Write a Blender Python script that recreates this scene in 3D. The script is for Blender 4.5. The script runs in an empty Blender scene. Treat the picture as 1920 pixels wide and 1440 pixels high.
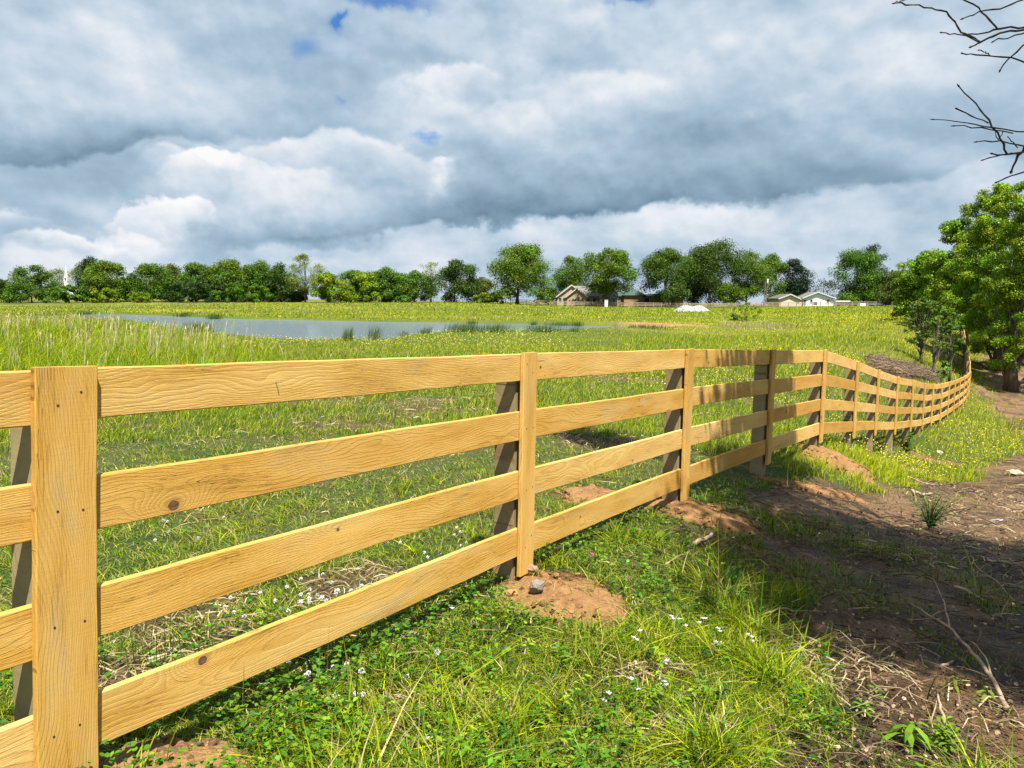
import bpy, math, random
import numpy as np
from mathutils import Vector, Matrix

rng = np.random.default_rng(7)
C = bpy.context.scene.collection
PI = math.pi
ALB = .76      # overall reflectance level of the colour tables below

# ------------------------------------------------------------------ camera
F_PX = 1440.0
PITCH = math.atan(152 / 1440.0)
ROLL = 0.012
U0 = np.array([0, math.sin(PITCH), math.cos(PITCH)])
FW = np.array([0, math.cos(PITCH), -math.sin(PITCH)])
RT = np.array([1.0, 0, 0]) * math.cos(ROLL) + U0 * math.sin(ROLL)
UP = -np.array([1.0, 0, 0]) * math.sin(ROLL) + U0 * math.cos(ROLL)

def ray(px, py):
    return FW * F_PX + RT * (px - 960.0) + UP * (720.0 - py)

def at(px, py, Y):
    d = ray(px, py)
    return d * (Y / d[1])

def at_z(px, py, z):
    d = ray(px, py)
    return d * (z / d[2])

cam_d = bpy.data.cameras.new('camera')
cam_d.sensor_width = 36.0
cam_d.lens = 36.0 * F_PX / 1920.0
cam_d.clip_start = 0.05
cam_d.clip_end = 8000
cam = bpy.data.objects.new('camera', cam_d)
C.objects.link(cam)
m = Matrix.Identity(4)
for i in range(3):
    m[i][0] = RT[i]; m[i][1] = UP[i]; m[i][2] = -FW[i]
cam.matrix_world = m
bpy.context.scene.camera = cam

# ------------------------------------------------------------------ noise
def _h(ix, iy, s):
    n = (ix.astype(np.int64) * 374761393 + iy.astype(np.int64) * 668265263 + s * 974711) & 0x7fffffff
    n = ((n ^ (n >> 13)) * 1274126177) & 0x7fffffff
    n = n ^ (n >> 16)
    return (n & 0xffff) / 65535.0

def vn(x, y, s=0):
    ix = np.floor(x); iy = np.floor(y)
    fx = x - ix; fy = y - iy
    fx = fx * fx * (3 - 2 * fx); fy = fy * fy * (3 - 2 * fy)
    a = _h(ix, iy, s); b = _h(ix + 1, iy, s); c = _h(ix, iy + 1, s); d = _h(ix + 1, iy + 1, s)
    return (a * (1 - fx) + b * fx) * (1 - fy) + (c * (1 - fx) + d * fx) * fy

def fbm(x, y, s=0, o=4):
    t = 0; a = 0.5; w = 0
    for i in range(o):
        t = t + a * vn(x, y, s + i * 17); w += a
        x = x * 2.03 + 11.3; y = y * 2.03 - 7.1; a *= 0.5
    return t / w

def sst(a, b, x):
    t = np.clip((x - a) / (b - a), 0, 1)
    return t * t * (3 - 2 * t)

# ------------------------------------------------------------------ fence layout: (px of batten centre, py of top, distance, ground below top)
POSTS = [
 (126, 692, 2.38, 1.32), (995, 664, 4.51, 1.33), (1296, 655.5, 6.53, 1.33), (1452, 657, 8.65, 1.43), (1550, 657, 10.7, 1.40),
 (1611, 678, 12.73, 1.50), (1650, 694, 14.79, 1.76), (1686, 707, 16.8, 1.83), (1714.5, 713, 18.82, 1.80), (1736, 719, 20.85, 1.5),
 (1752, 720, 22.9, 1.42), (1768, 720, 24.92, 1.38), (1782, 716, 26.93, 1.36), (1793, 713, 28.95, 1.36), (1802, 709.5, 30.98, 1.36),
 (1810, 706, 33, 1.36), (1816, 702, 35, 1.36), (1821.5, 697, 37, 1.36),
 (1820.5, 677, 40.3, 1.34), (1817, 660, 43.6, 1.34), (1813, 645, 46.9, 1.34), (1811, 631, 50.2, 1.34), (1809, 620, 53.5, 1.34),
 (1807, 609, 56.8, 1.34), (1806, 600, 60.1, 1.34)]
SPAN = [708, 372, 257, 194, 157.5]      # top of the top rail to the bottom of the lowest, in photo pixels
def solve_Y(px, py, span):
    lo, hi = 1.0, 15.0
    for _ in range(50):
        m_ = (lo + hi) / 2; p = at(px, py, m_); q = p - np.array([0, 0, 1.169])
        s_ = 720 - F_PX * (q @ UP) / (q @ FW) - py
        lo, hi = (m_, hi) if s_ > span else (lo, m_)
    return lo - .06
POSTS = [(p[0], p[1], solve_Y(p[0], p[1], SPAN[i]) if i < 5 else p[2] - (.10 if i == 5 else 0), p[3]) for i, p in enumerate(POSTS)]
PT = [at(p[0], p[1], p[2]) for p in POSTS]
d01 = PT[0] - PT[1]
PT = [PT[0] + d01 * 1.0] + PT           # one post further left, outside the frame
GH = [1.32] + [p[3] for p in POSTS]
GP = [np.array([p[0], p[1], p[2] - h]) for p, h in zip(PT, GH)]

# ------------------------------------------------------------------ terrain
WATER = -2.0
ctrl = [tuple(g) for g in GP]
def cz(px, py, z): ctrl.append(tuple(at_z(px, py, z)))
def cY(px, py, Y): ctrl.append(tuple(at(px, py, Y)))
for a in [(960, 1440, -1.62), (400, 1440, -1.56), (1500, 1440, -1.68), (1900, 1440, -1.75), (1500, 1150, -1.78), (500, 1000, -1.6), (100, 900, -1.6),
          (700, 800, -1.66), (400, 665, -1.78), (0, 680, -1.75), (60, 615, -1.8), (1000, 690, -1.78), (1200, 700, -1.85), (1400, 725, -1.95),
          (1400, 660, -1.9), (1500, 650, -1.85), (1550, 700, -2.1), (1600, 760, -2.45), (1600, 640, -1.85), (1650, 640, -1.8), (1600, 680, -2.15),
          (1640, 700, -2.45), (1700, 670, -2.35), (1640, 725, -2.65), (1700, 725, -3.2), (1733, 692, -2.85), (1760, 704, -3.25), (1250, 640, -1.85), (900, 645, -1.85)]:
    cz(*a)
for a in [(1400, 620, 62), (1500, 610, 75), (1600, 612, 62), (1650, 600, 72), (1690, 600, 62), (1500, 590, 120), (1650, 584, 130), (1680, 574, 235), (1500, 574.5, 240), (1400, 576, 240),
          (1300, 577, 238), (1200, 575.5, 238), (1050, 573, 238), (950, 569, 232), (700, 567, 230), (450, 566.5, 230), (200, 567, 228), (0, 568.5, 228),
          (1300, 600, 95), (1100, 598, 100), (900, 596, 108), (640, 593, 118), (350, 586, 140), (100, 580, 160), (1100, 585, 150), (700, 580, 150), (1350, 585, 140)]:
    cY(*a)
ctrl += [(3, 5, -1.95), (6, 6, -2.15), (5, 9, -2.35), (8, 12, -2.9), (12, 16.5, -3.5), (14, 18.5, -3.75), (22, 27, -4.2), (18, 22, -4.0), (26.5, 34, -4.35),
         (30, 40, -4.2), (33, 46, -3.8), (30, 48, -3.4), (38, 60, -2.2), (50, 75, -1.6), (40, 40, -4), (60, 60, -2), (12, 8, -2.3), (20, 12, -2.6)]
for th in (0, 30, 150, 180, 210, 240, 270, 300, 330):
    for r, z in ((5, -1.7), (30, -2.0), (150, -2.0), (900, 0)):
        ctrl.append((r * math.cos(math.radians(th)), r * math.sin(math.radians(th)), z))
for th in (60, 75, 90, 105, 120, 45, 135):
    for r in (420, 1500): ctrl.append((r * math.cos(math.radians(th)), r * math.sin(math.radians(th)), 0.6))
ctrl.append((0, 0.3, -1.58))
ctrl = np.array(ctrl)

def emb(x, y):
    r = np.sqrt(x * x + y * y) + 1e-9
    L = np.log(1 + r / 3.0)
    return x / r * L, y / r * L
cu, cv = emb(ctrl[:, 0], ctrl[:, 1])
n = len(ctrl)
def K(r2): return 0.5 * r2 * np.log(r2 + 1e-12)
Km = K((cu[:, None] - cu[None]) ** 2 + (cv[:, None] - cv[None]) ** 2) + np.eye(n) * 2e-4
P = np.stack([np.ones(n), cu, cv], 1)
A = np.block([[Km, P], [P.T, np.zeros((3, 3))]])
W = np.linalg.solve(A, np.concatenate([ctrl[:, 2], np.zeros(3)]))

shore_px = [(120, 587.5), (300, 591.5), (420, 597), (560, 600), (700, 603), (860, 605), (1000, 607.5), (1100, 610), (1200, 612.5), (1262, 615.5), (1225, 618.5),
            (1150, 619.5), (1080, 621), (1000, 622), (900, 624), (800, 628), (740, 635), (705, 642), (660, 639), (590, 643), (520, 641), (440, 634), (370, 625), (300, 614), (240, 604), (160, 597)]
SHORE = np.array([at_z(a, b, WATER)[:2] for a, b in shore_px])

def polysd(x, y, poly):
    """signed distance, negative inside"""
    x = np.asarray(x, float); y = np.asarray(y, float)
    d2 = np.full(x.shape, 1e18); ins = np.zeros(x.shape, bool)
    m_ = len(poly)
    for i in range(m_):
        ax, ay = poly[i]; bx, by = poly[(i + 1) % m_]
        ex, ey = bx - ax, by - ay
        t = np.clip(((x - ax) * ex + (y - ay) * ey) / (ex * ex + ey * ey + 1e-12), 0, 1)
        d2 = np.minimum(d2, (x - ax - t * ex) ** 2 + (y - ay - t * ey) ** 2)
        c = ((ay > y) != (by > y)) & (x < ex * (y - ay) / (ey if abs(ey) > 1e-12 else 1e-12) + ax)
        ins ^= c
    return np.where(ins, -1, 1) * np.sqrt(d2)

def Hb(x, y):
    x = np.asarray(x, float); y = np.asarray(y, float)
    sh = x.shape; x = x.ravel(); y = y.ravel()
    out = np.empty(len(x))
    for s in range(0, len(x), 60000):
        e = s + 60000
        u, v = emb(x[s:e], y[s:e])
        k = K((u[:, None] - cu[None]) ** 2 + (v[:, None] - cv[None]) ** 2)
        out[s:e] = k @ W[:n] + W[n] + W[n + 1] * u + W[n + 2] * v
    near = (np.abs(x) < 140) & (y > 25) & (y < 200)
    if near.any():
        sd = polysd(x[near], y[near], SHORE) + (fbm(x[near] * .3, y[near] * .3, 5) - .5) * 2.0
        z = out[near]
        far_side = sst(40, 75, y[near] - 0.0 * x[near])
        bank = WATER + 0.12 + np.clip(sd, 0, 4) * (0.05 + 0.10 * far_side)
        w = 1 - sst(0, 7, sd)
        z = z * (1 - w) + np.maximum(bank, 0) * 0 * w + (bank) * w
        zc = np.maximum(z, WATER + 0.10 + np.minimum(sd, 1) * .08); w2 = 1 - sst(5, 11, sd)
        z = np.where(sd > 0, zc * w2 + z * (1 - w2), WATER + 0.12 - np.clip(-sd, 0, 3) * 0.4)
        out[near] = z
    return out.reshape(sh)

def ground_px(px, py):
    d = ray(px, py)
    Y = np.exp(np.linspace(math.log(1.3), math.log(420), 900))
    s = Y / d[1]
    z = Hb(d[0] * s, Y)
    b = np.nonzero(d[2] * s <= z)[0]
    i = b[0] if len(b) else len(Y) - 1
    return np.array([d[0] * s[i], Y[i], z[i]])

# zones in world coordinates, outlined where they lie on the ground
def zone(pts): return np.array([ground_px(*p)[:2] for p in pts])
MUD = zone([(1262, 990), (1330, 1018), (1400, 1078), (1470, 1125), (1550, 1185), (1590, 1240), (1600, 1300), (1550, 1360), (1490, 1420), (1450, 1500), (2300, 1500), (2300, 860), (1925, 850),
            (1870, 862), (1850, 885), (1790, 905), (1700, 908), (1640, 918), (1560, 905), (1480, 912), (1400, 935), (1330, 962)])
TRAIL = zone([(1836, 738), (1840, 700), (1844, 650), (1852, 634), (1885, 642), (1985, 695), (2150, 775), (2200, 870), (1990, 870), (1925, 812), (1870, 772)])
MULCH = zone([(1625, 672), (1660, 672), (1710, 684), (1745, 700), (1768, 716), (1700, 716), (1650, 705)])
CLAY = [(ground_px(1050, 1125), .34, .38), (ground_px(335, 1440), .24, .16), (ground_px(1315, 965), .46, .36), (ground_px(1562, 865), .55, .5), (ground_px(1120, 932), .35, .3), (ground_px(1520, 915), .6, .16), (ground_px(1740, 860), .9, .25),
        (ground_px(1700, 880), .5, .3)]
BARE = [(ground_px(1150, 828), .9, .7), (ground_px(690, 1092), .26, .3), (ground_px(290, 1150), .28, .35), (ground_px(215, 1275), .2, .25), (ground_px(640, 800), .8, .55), (ground_px(540, 905), .4, .3),
        (ground_px(820, 770), .8, .4), (ground_px(1170, 712), 1.2, .8), (ground_px(230, 800), .5, .3), (ground_px(1300, 1370), .35, .12), (ground_px(850, 1400), .35, .16), (ground_px(800, 1330), .25, .12), (ground_px(1240, 1265), .25, .12)]

def masks(x, y):
    nz = (fbm(x * 1.7, y * 1.7, 31) - .5)
    r = np.sqrt(x * x + y * y)
    sdm = polysd(x, y, MUD) + nz * 1.0
    mud = 1 - sst(-.18, .14, sdm)
    sdt = polysd(x, y, TRAIL) + nz * 3
    mud = np.maximum(mud, 1 - sst(-.8, .6, sdt))
    sdu = polysd(x, y, MULCH) + nz * 1.5
    mulch = 1 - sst(-.3, .3, sdu)
    def ell(L, wob):
        t = np.zeros_like(x)
        for c, a, b in L:
            d = np.sqrt(((x - c[0]) / a) ** 2 + ((y - c[1]) / b) ** 2) + (fbm(x * 4, y * 4, 77) - .5) * wob
            t = np.maximum(t, 1 - sst(.75, 1.15, d))
        return t
    clay = ell(CLAY, .8)
    bare = ell(BARE, 1.6)
    n2 = fbm(x * .55 + 3, y * .55, 41, 5)
    bare = np.maximum(bare, sst(.62, .72, n2) * (y > 3) * (r < 22) * .85)
    return mud, mulch, clay, bare

def Hf(x, y):
    """terrain with the small lumps"""
    r = np.sqrt(x * x + y * y)
    k = np.exp(-r / 25.0)
    z = Hb(x, y)
    return z + ((fbm(x * 1.3, y * 1.3, 3) - .5) * .07 + (fbm(x * 7, y * 7, 9, 3) - .5) * .035) * k + (fbm(x * .11, y * .11, 13) - .5) * .25 * sst(15, 60, r) * (1 - sst(200, 300, r)) * 0.6

# ------------------------------------------------------------------ mesh helpers
class MB:
    def __init__(s): s.V = []; s.Q = []; s.T = []; s.n = 0; s.att = {}
    def add(s, V, Q=None, T=None):
        V = np.asarray(V, float).reshape(-1, 3)
        s.V.append(V)
        if Q is not None and len(Q): s.Q.append(np.asarray(Q, np.int64).reshape(-1, 4) + s.n)
        if T is not None and len(T): s.T.append(np.asarray(T, np.int64).reshape(-1, 3) + s.n)
        s.n += len(V)
    def box(s, c, size, rz=0.0):
        c = np.array(c, float); h = np.array(size, float) / 2
        v = np.array([[x, y, z] for x in (-1, 1) for y in (-1, 1) for z in (-1, 1)]) * h
        if rz:
            ca, sa = math.cos(rz), math.sin(rz)
            v = np.stack([v[:, 0] * ca - v[:, 1] * sa, v[:, 0] * sa + v[:, 1] * ca, v[:, 2]], 1)
        s.add(v + c, [(0, 1, 3, 2), (4, 6, 7, 5), (0, 4, 5, 1), (2, 3, 7, 6), (0, 2, 6, 4), (1, 5, 7, 3)])
    def prism(s, poly, y0, y1):
        """polygon in XZ (list of x,z) extruded along Y"""
        k = len(poly)
        v = [(x, y0, z) for x, z in poly] + [(x, y1, z) for x, z in poly]
        q = [(i, (i + 1) % k, k + (i + 1) % k, k + i) for i in range(k)]
        t = [(0, i, i + 1) for i in range(1, k - 1)] + [(k, k + i + 1, k + i) for i in range(1, k - 1)]
        s.add(v, q, t)
    def tube(s, pts, rad, sides=6, cap=True):
        pts = np.asarray(pts, float); k = len(pts)
        rad = np.broadcast_to(rad, (k,))
        d = np.gradient(pts, axis=0); d /= np.linalg.norm(d, axis=1)[:, None] + 1e-9
        ref = np.array([0, 0, 1.0]) if abs(d[0][2]) < .9 else np.array([1.0, 0, 0])
        a = np.cross(d, ref); a /= np.linalg.norm(a, axis=1)[:, None] + 1e-9
        b = np.cross(d, a)
        th = np.arange(sides) * 2 * PI / sides
        ring = pts[:, None] + rad[:, None, None] * (a[:, None] * np.cos(th)[None, :, None] + b[:, None] * np.sin(th)[None, :, None])
        V = ring.reshape(-1, 3)
        i = np.arange(k - 1)[:, None] * sides; j = np.arange(sides)[None]; jn = (j + 1) % sides
        Q = np.stack([i + j, i + jn, i + sides + jn, i + sides + j], -1).reshape(-1, 4)
        T = []
        if cap:
            V = np.concatenate([V, pts[:1], pts[-1:]]); e = k * sides
            T = [(e, (q + 1) % sides, q) for q in range(sides)] + [(e + 1, (k - 1) * sides + q, (k - 1) * sides + (q + 1) % sides) for q in range(sides)]
        s.add(V, Q, T)
    def build(s, name, mat, parent=None, smooth=False, attrs=None, origin=None):
        V = np.concatenate(s.V); 
        o = np.zeros(3)
        if parent is not None:
            q = parent
            while q is not None: o = o + np.array(q.location); q = q.parent
        loc = np.zeros(3)
        if origin is not None: loc = np.array(origin) - o
        V = V - o - loc
        Q = np.concatenate(s.Q) if s.Q else np.zeros((0, 4), np.int64)
        T = np.concatenate(s.T) if s.T else np.zeros((0, 3), np.int64)
        me = bpy.data.meshes.new(name)
        me.vertices.add(len(V)); me.vertices.foreach_set('co', V.astype(np.float32).ravel())
        nl = len(Q) * 4 + len(T) * 3
        me.loops.add(nl)
        me.loops.foreach_set('vertex_index', np.concatenate([Q.ravel(), T.ravel()]).astype(np.int32))
        me.polygons.add(len(Q) + len(T))
        me.polygons.foreach_set('loop_start', np.concatenate([np.arange(len(Q)) * 4, len(Q) * 4 + np.arange(len(T)) * 3]).astype(np.int32))
        me.update(calc_edges=True)
        me.polygons.foreach_set('use_smooth', np.full(len(Q) + len(T), bool(smooth)))
        for k_, (ty, arr) in (attrs or {}).items():
            arr = np.asarray(arr, np.float32) * (ALB if ty == 'COLOR' else 1)
            if ty == 'COLOR':
                at_ = me.attributes.new(k_, 'FLOAT_COLOR', 'POINT')
                if arr.shape[1] == 3: arr = np.concatenate([arr, np.ones((len(arr), 1), np.float32)], 1)
                at_.data.foreach_set('color', arr.ravel())
            elif ty == 'VEC':
                at_ = me.attributes.new(k_, 'FLOAT_VECTOR', 'POINT'); at_.data.foreach_set('vector', arr.ravel())
            else:
                at_ = me.attributes.new(k_, 'FLOAT', 'POINT'); at_.data.foreach_set('value', arr.ravel())
        me.materials.append(mat)
        ob = bpy.data.objects.new(name, me); C.objects.link(ob)
        ob.location = loc
        if parent is not None: ob.parent = parent
        return ob

def tag(o, label=None, cat=None, group=None, kind=None):
    if label: o['label'] = label
    if cat: o['category'] = cat
    if group: o['group'] = group
    if kind: o['kind'] = kind
    return o

def thing(name, label, cat, loc=(0, 0, 0), group=None):
    o = bpy.data.objects.new(name, None); C.objects.link(o)
    o.location = tuple(float(q) for q in loc); o.empty_display_size = .1
    return tag(o, label, cat, group)

# ------------------------------------------------------------------ node helpers
class NT:
    def __init__(s, tree): s.t = tree; s.n = tree.nodes; s.l = tree.links
    def new(s, ty, **kw):
        nd = s.n.new(ty)
        for k_, v in kw.items(): setattr(nd, k_, v)
        return nd
    def put(s, sock, v):
        if v is None: return
        if isinstance(v, bpy.types.NodeSocket): s.l.new(v, sock)
        elif isinstance(v, (tuple, list)) and len(v) == 3 and sock.type == 'RGBA': sock.default_value = (*v, 1)
        else: sock.default_value = v
    def math(s, op, a, b=None, c=None, clamp=False):
        nd = s.new('ShaderNodeMath', operation=op); nd.use_clamp = clamp
        s.put(nd.inputs[0], a); s.put(nd.inputs[1], b); s.put(nd.inputs[2], c)
        return nd.outputs[0]
    def vm(s, op, a, b=None, c=None):
        nd = s.new('ShaderNodeVectorMath', operation=op)
        s.put(nd.inputs[0], a); s.put(nd.inputs[1], b)
        if c is not None: s.put(nd.inputs[2], c)
        return nd.outputs['Value'] if op in ('LENGTH', 'DOT_PRODUCT', 'DISTANCE') else nd.outputs[0]
    def noise(s, vec, scale, detail=4, rough=.5, dist=0, out='Fac'):
        nd = s.new('ShaderNodeTexNoise')
        s.put(nd.inputs['Vector'], vec); s.put(nd.inputs['Scale'], scale); nd.inputs['Detail'].default_value = detail
        nd.inputs['Roughness'].default_value = rough; nd.inputs['Distortion'].default_value = dist
        return nd.outputs[out]
    def mix(s, f, a, b, mode='MIX'):
        nd = s.new('ShaderNodeMix', data_type='RGBA', blend_type=mode)
        s.put(nd.inputs[0], f); s.put(nd.inputs[6], a); s.put(nd.inputs[7], b)
        return nd.outputs[2]
    def ramp(s, f, pts, interp='LINEAR'):
        nd = s.new('ShaderNodeValToRGB'); cr = nd.color_ramp; cr.interpolation = interp
        while len(cr.elements) < len(pts): cr.elements.new(.5)
        for e, (p, c) in zip(cr.elements, pts):
            e.position = p; e.color = (*c, 1) if len(c) == 3 else c
        s.put(nd.inputs[0], f); return nd.outputs[0]
    def mr(s, v, a, b, c=0., d=1., smooth=False):
        nd = s.new('ShaderNodeMapRange'); nd.interpolation_type = 'SMOOTHSTEP' if smooth else 'LINEAR'
        s.put(nd.inputs[0], v)
        for i, q in enumerate((a, b, c, d)): s.put(nd.inputs[i + 1], q)
        return nd.outputs[0]
    def attr(s, name, out='Color'):
        nd = s.new('ShaderNodeAttribute', attribute_name=name); return nd.outputs[out]

def material(name, rough=.8):
    mt = bpy.data.materials.new(name); mt.use_nodes = True
    t = NT(mt.node_tree); b = t.n['Principled BSDF']
    b.inputs['Roughness'].default_value = rough
    b.inputs['Specular IOR Level'].default_value = .3
    return mt, t, b

def bump(t, b, h, strength=.5, dist=.01):
    nd = t.new('ShaderNodeBump'); nd.inputs['Strength'].default_value = strength; nd.inputs['Distance'].default_value = dist
    t.put(nd.inputs['Height'], h); t.l.new(nd.outputs[0], b.inputs['Normal'])
    return nd

def simple(name, col, rough=.7, var=.15, scale=3, bumps=0, metallic=0):
    mt, t, b = material(name, rough)
    co = t.new('ShaderNodeTexCoord').outputs['Object']
    nz = t.noise(co, scale, 5)
    k = t.mr(nz, .3, .7, 1 - var, 1 + var)
    cx = t.new('ShaderNodeCombineXYZ')
    for i in range(3): t.l.new(k, cx.inputs[i])
    t.l.new(t.vm('MULTIPLY', cx.outputs[0], tuple(q * ALB for q in col)), b.inputs['Base Color'])
    b.inputs['Metallic'].default_value = metallic
    if bumps: bump(t, b, nz, bumps, .02)
    return mt

# ------------------------------------------------------------------ materials
def leaf_material(name, trans=.35, rough=.55, spec=.35, tint=(1.25, 1.2, .5)):
    mt, t, b = material(name, rough)
    col = t.attr('col')
    t.l.new(col, b.inputs['Base Color']); b.inputs['Specular IOR Level'].default_value = spec
    tr = t.new('ShaderNodeBsdfTranslucent')
    t.l.new(t.vm('MULTIPLY', col, tint), tr.inputs['Color'])
    mx = t.new('ShaderNodeMixShader'); mx.inputs[0].default_value = trans
    t.l.new(b.outputs[0], mx.inputs[1]); t.l.new(tr.outputs[0], mx.inputs[2])
    t.l.new(mx.outputs[0], t.n['Material Output'].inputs[0])
    return mt
M_GRASS = leaf_material('grass_blade', .32, .62, .12, (1.25, 1.25, .35))
M_LEAF = leaf_material('tree_leaf', .28, .5, .22)
M_PETAL = leaf_material('petal', .25, .6, .2, (1, 1, 1))

def wood_material(name, treated=0):
    mt, t, b = material(name, .75)
    p = t.attr('bc', 'Vector'); kn = t.attr('knot', 'Vector'); tone = t.attr('tone', 'Fac')
    sep = t.new('ShaderNodeSeparateXYZ'); t.l.new(p, sep.inputs[0]); x, y, w = sep.outputs
    ks = t.new('ShaderNodeSeparateXYZ'); t.l.new(kn, ks.inputs[0]); kx, kw, kr = ks.outputs
    def comb(a, c, d):
        nd = t.new('ShaderNodeCombineXYZ'); t.put(nd.inputs[0], a); t.put(nd.inputs[1], c); t.put(nd.inputs[2], d); return nd.outputs[0]
    low = comb(t.math('MULTIPLY', x, .9), t.math('MULTIPLY', tone, 37.0), t.math('MULTIPLY', w, 2.5))
    n1 = t.noise(low, 1.0, 3, .5)
    n2 = t.noise(t.vm('ADD', low, (13.1, 5.2, 3.3)), 1.3, 2, .5)
    fine = t.noise(comb(t.math('MULTIPLY', x, 3.0), y, t.math('MULTIPLY', w, 45.0)), 1.0, 4, .6)
    cw = t.math('ADD', w, t.math('MULTIPLY', t.math('SUBTRACT', n1, .5), .34))
    dp = t.math('ADD', t.math('ADD', y, .02), t.math('MULTIPLY', n2, .10))
    r = t.math('SQRT', t.math('ADD', t.math('MULTIPLY', cw, cw), t.math('MULTIPLY', dp, dp)))
    dx = t.math('MULTIPLY', t.math('SUBTRACT', x, kx), .45); dw = t.math('SUBTRACT', w, kw)
    dk2 = t.math('ADD', t.math('MULTIPLY', dx, dx), t.math('MULTIPLY', dw, dw))
    ek = t.math('EXPONENT', t.math('MULTIPLY', dk2, -330.0))
    ek = t.math('MULTIPLY', ek, t.math('GREATER_THAN', kr, .001))
    r = t.math('ADD', t.math('MULTIPLY', r, 1.0), t.math('MULTIPLY', ek, .085))
    r = t.math('ADD', r, t.math('MULTIPLY', t.math('SUBTRACT', fine, .5), .0032))
    ph = t.math('FRACT', t.math('MULTIPLY', r, 105.0))
    ring = t.math('POWER', ph, 2.2)                       # slow rise then sharp drop
    ring = t.math('MULTIPLY', ring, t.mr(ph, .93, 1.0, 1., 0.))
    # knot core
    dx2 = t.math('SUBTRACT', x, kx)
    dk = t.math('SQRT', t.math('ADD', t.math('MULTIPLY', t.math('MULTIPLY', dx2, dx2), .7), t.math('MULTIPLY', dw, dw)))
    dk = t.math('ADD', dk, t.math('MULTIPLY', t.math('SUBTRACT', fine, .5), .006))
    core = t.math('MULTIPLY', t.mr(dk, kr, t.math('MULTIPLY', kr, .8), 0, 1, True), t.math('GREATER_THAN', kr, .001))
    halo = t.math('MULTIPLY', t.mr(dk, t.math('MULTIPLY', kr, 2.2), kr, 0, .5, True), t.math('GREATER_THAN', kr, .001))
    blot = t.noise(comb(t.math('MULTIPLY', x, 1.6), t.math('MULTIPLY', tone, 11.0), t.math('MULTIPLY', w, 9.0)), 1.0, 4, .55)
    fib = t.noise(comb(t.math('MULTIPLY', x, 9.0), y, t.math('MULTIPLY', w, 330.0)), 1.0, 3, .7)
    if not treated:
        light = (.64, .420, .130); warm = (.31, .120, .012); gold = (.52, .288, .046)
    else:
        light = (.35, .275, .135); warm = (.20, .135, .06); gold = (.27, .235, .11)
    if treated == 2: light = (.33, .25, .14); warm = (.15, .10, .05); gold = (.25, .185, .09)
    base = t.mix(t.mr(blot, .3, .72, 0, 1, True), light, gold)
    base = t.mix(t.math('MULTIPLY', tone, .72), base, t.mix(.5, gold, warm))
    if not treated: base = t.mix(t.mr(tone, .22, .0, 0, .40), base, (.70, .49, .20))
    base = t.mix(t.math('MULTIPLY', ring, t.mr(n2, .35, .65, .22, .52)), base, warm)
    base = t.mix(t.mr(fib, .45, .8, 0, .30), base, (warm[0] * .8, warm[1] * .75, warm[2] * .7))
    # sparse pitch streaks
    st = t.noise(comb(t.math('MULTIPLY', x, 3.5), t.math('MULTIPLY', tone, 23.0), t.math('MULTIPLY', w, 60.0)), 1.0, 2, .5)
    base = t.mix(t.mr(st, .68, .76, 0, .7), base, (.20, .10, .03))
    gr = t.noise(comb(t.math('MULTIPLY', x, 2.2), t.math('MULTIPLY', tone, 51.0), t.math('MULTIPLY', w, 6.0)), 1.0, 5, .6)
    base = t.mix(t.mr(gr, .55, .72, 0, .42), base, (.34, .27, .17))
    ck = t.noise(comb(t.math('MULTIPLY', x, 2.6), t.math('MULTIPLY', tone, 71.0), t.math('MULTIPLY', t.math('ADD', w, t.math('MULTIPLY', n1, .05)), 120.0)), 1.0, 1, .4)
    ckm = t.math('MULTIPLY', t.mr(t.math('ABSOLUTE', t.math('SUBTRACT', ck, .5)), .0, .012, 1, 0), t.mr(blot, .52, .60, 0, .8))
    base = t.mix(ckm, base, (.12, .055, .015))
    base = t.mix(halo, base, (.33, .15, .04))
    base = t.mix(core, base, t.mix(t.noise(comb(t.math('MULTIPLY', x, 60.0), y, t.math('MULTIPLY', w, 60.0)), 1, 3), (.03, .018, .01), (.20, .11, .05)))
    t.l.new(base, b.inputs['Base Color'])
    saw = t.noise(comb(t.math('MULTIPLY', x, 170.0), y, t.math('MULTIPLY', w, 14.0)), 1.0, 2, .5)
    h = t.math('ADD', t.math('MULTIPLY', ring, -.38), t.math('ADD', t.math('MULTIPLY', fib, 1.0), t.math('MULTIPLY', saw, .16)))
    h = t.math('ADD', h, t.math('ADD', t.math('MULTIPLY', core, -.6), t.math('MULTIPLY', ckm, -.9)))
    bump(t, b, h, .75, .0026)
    return mt
M_WOOD = wood_material('rough_sawn_pine')
M_POST = wood_material('treated_post', 1)
M_POSTB = wood_material('brown_post', 2)

def ground_material():
    mt, t, b = material('ground_soil', .9)
    co = t.new('ShaderNodeTexCoord').outputs['Object']
    col = t.attr('col')
    n1 = t.noise(co, 38, 5, .65); n2 = t.noise(co, 3.1, 5, .6); n3 = t.noise(co, 160, 3, .6)
    k = t.math('MULTIPLY', t.mr(n1, .3, .7, .55, 1.42), t.mr(n2, .3, .7, .85, 1.15))
    cx = t.new('ShaderNodeCombineXYZ')
    for i in range(3): t.l.new(k, cx.inputs[i])
    t.l.new(t.vm('MULTIPLY', col, cx.outputs[0]), b.inputs['Base Color'])
    wet = t.attr('wet', 'Fac')
    t.l.new(t.mr(t.math('MULTIPLY', wet, n2), .12, .5, .92, .45), b.inputs['Roughness'])
    bump(t, b, t.math('ADD', t.math('MULTIPLY', n1, 1.0), t.math('MULTIPLY', n3, .45)), 1.0, .05)
    return mt
M_GROUND = ground_material()

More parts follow.
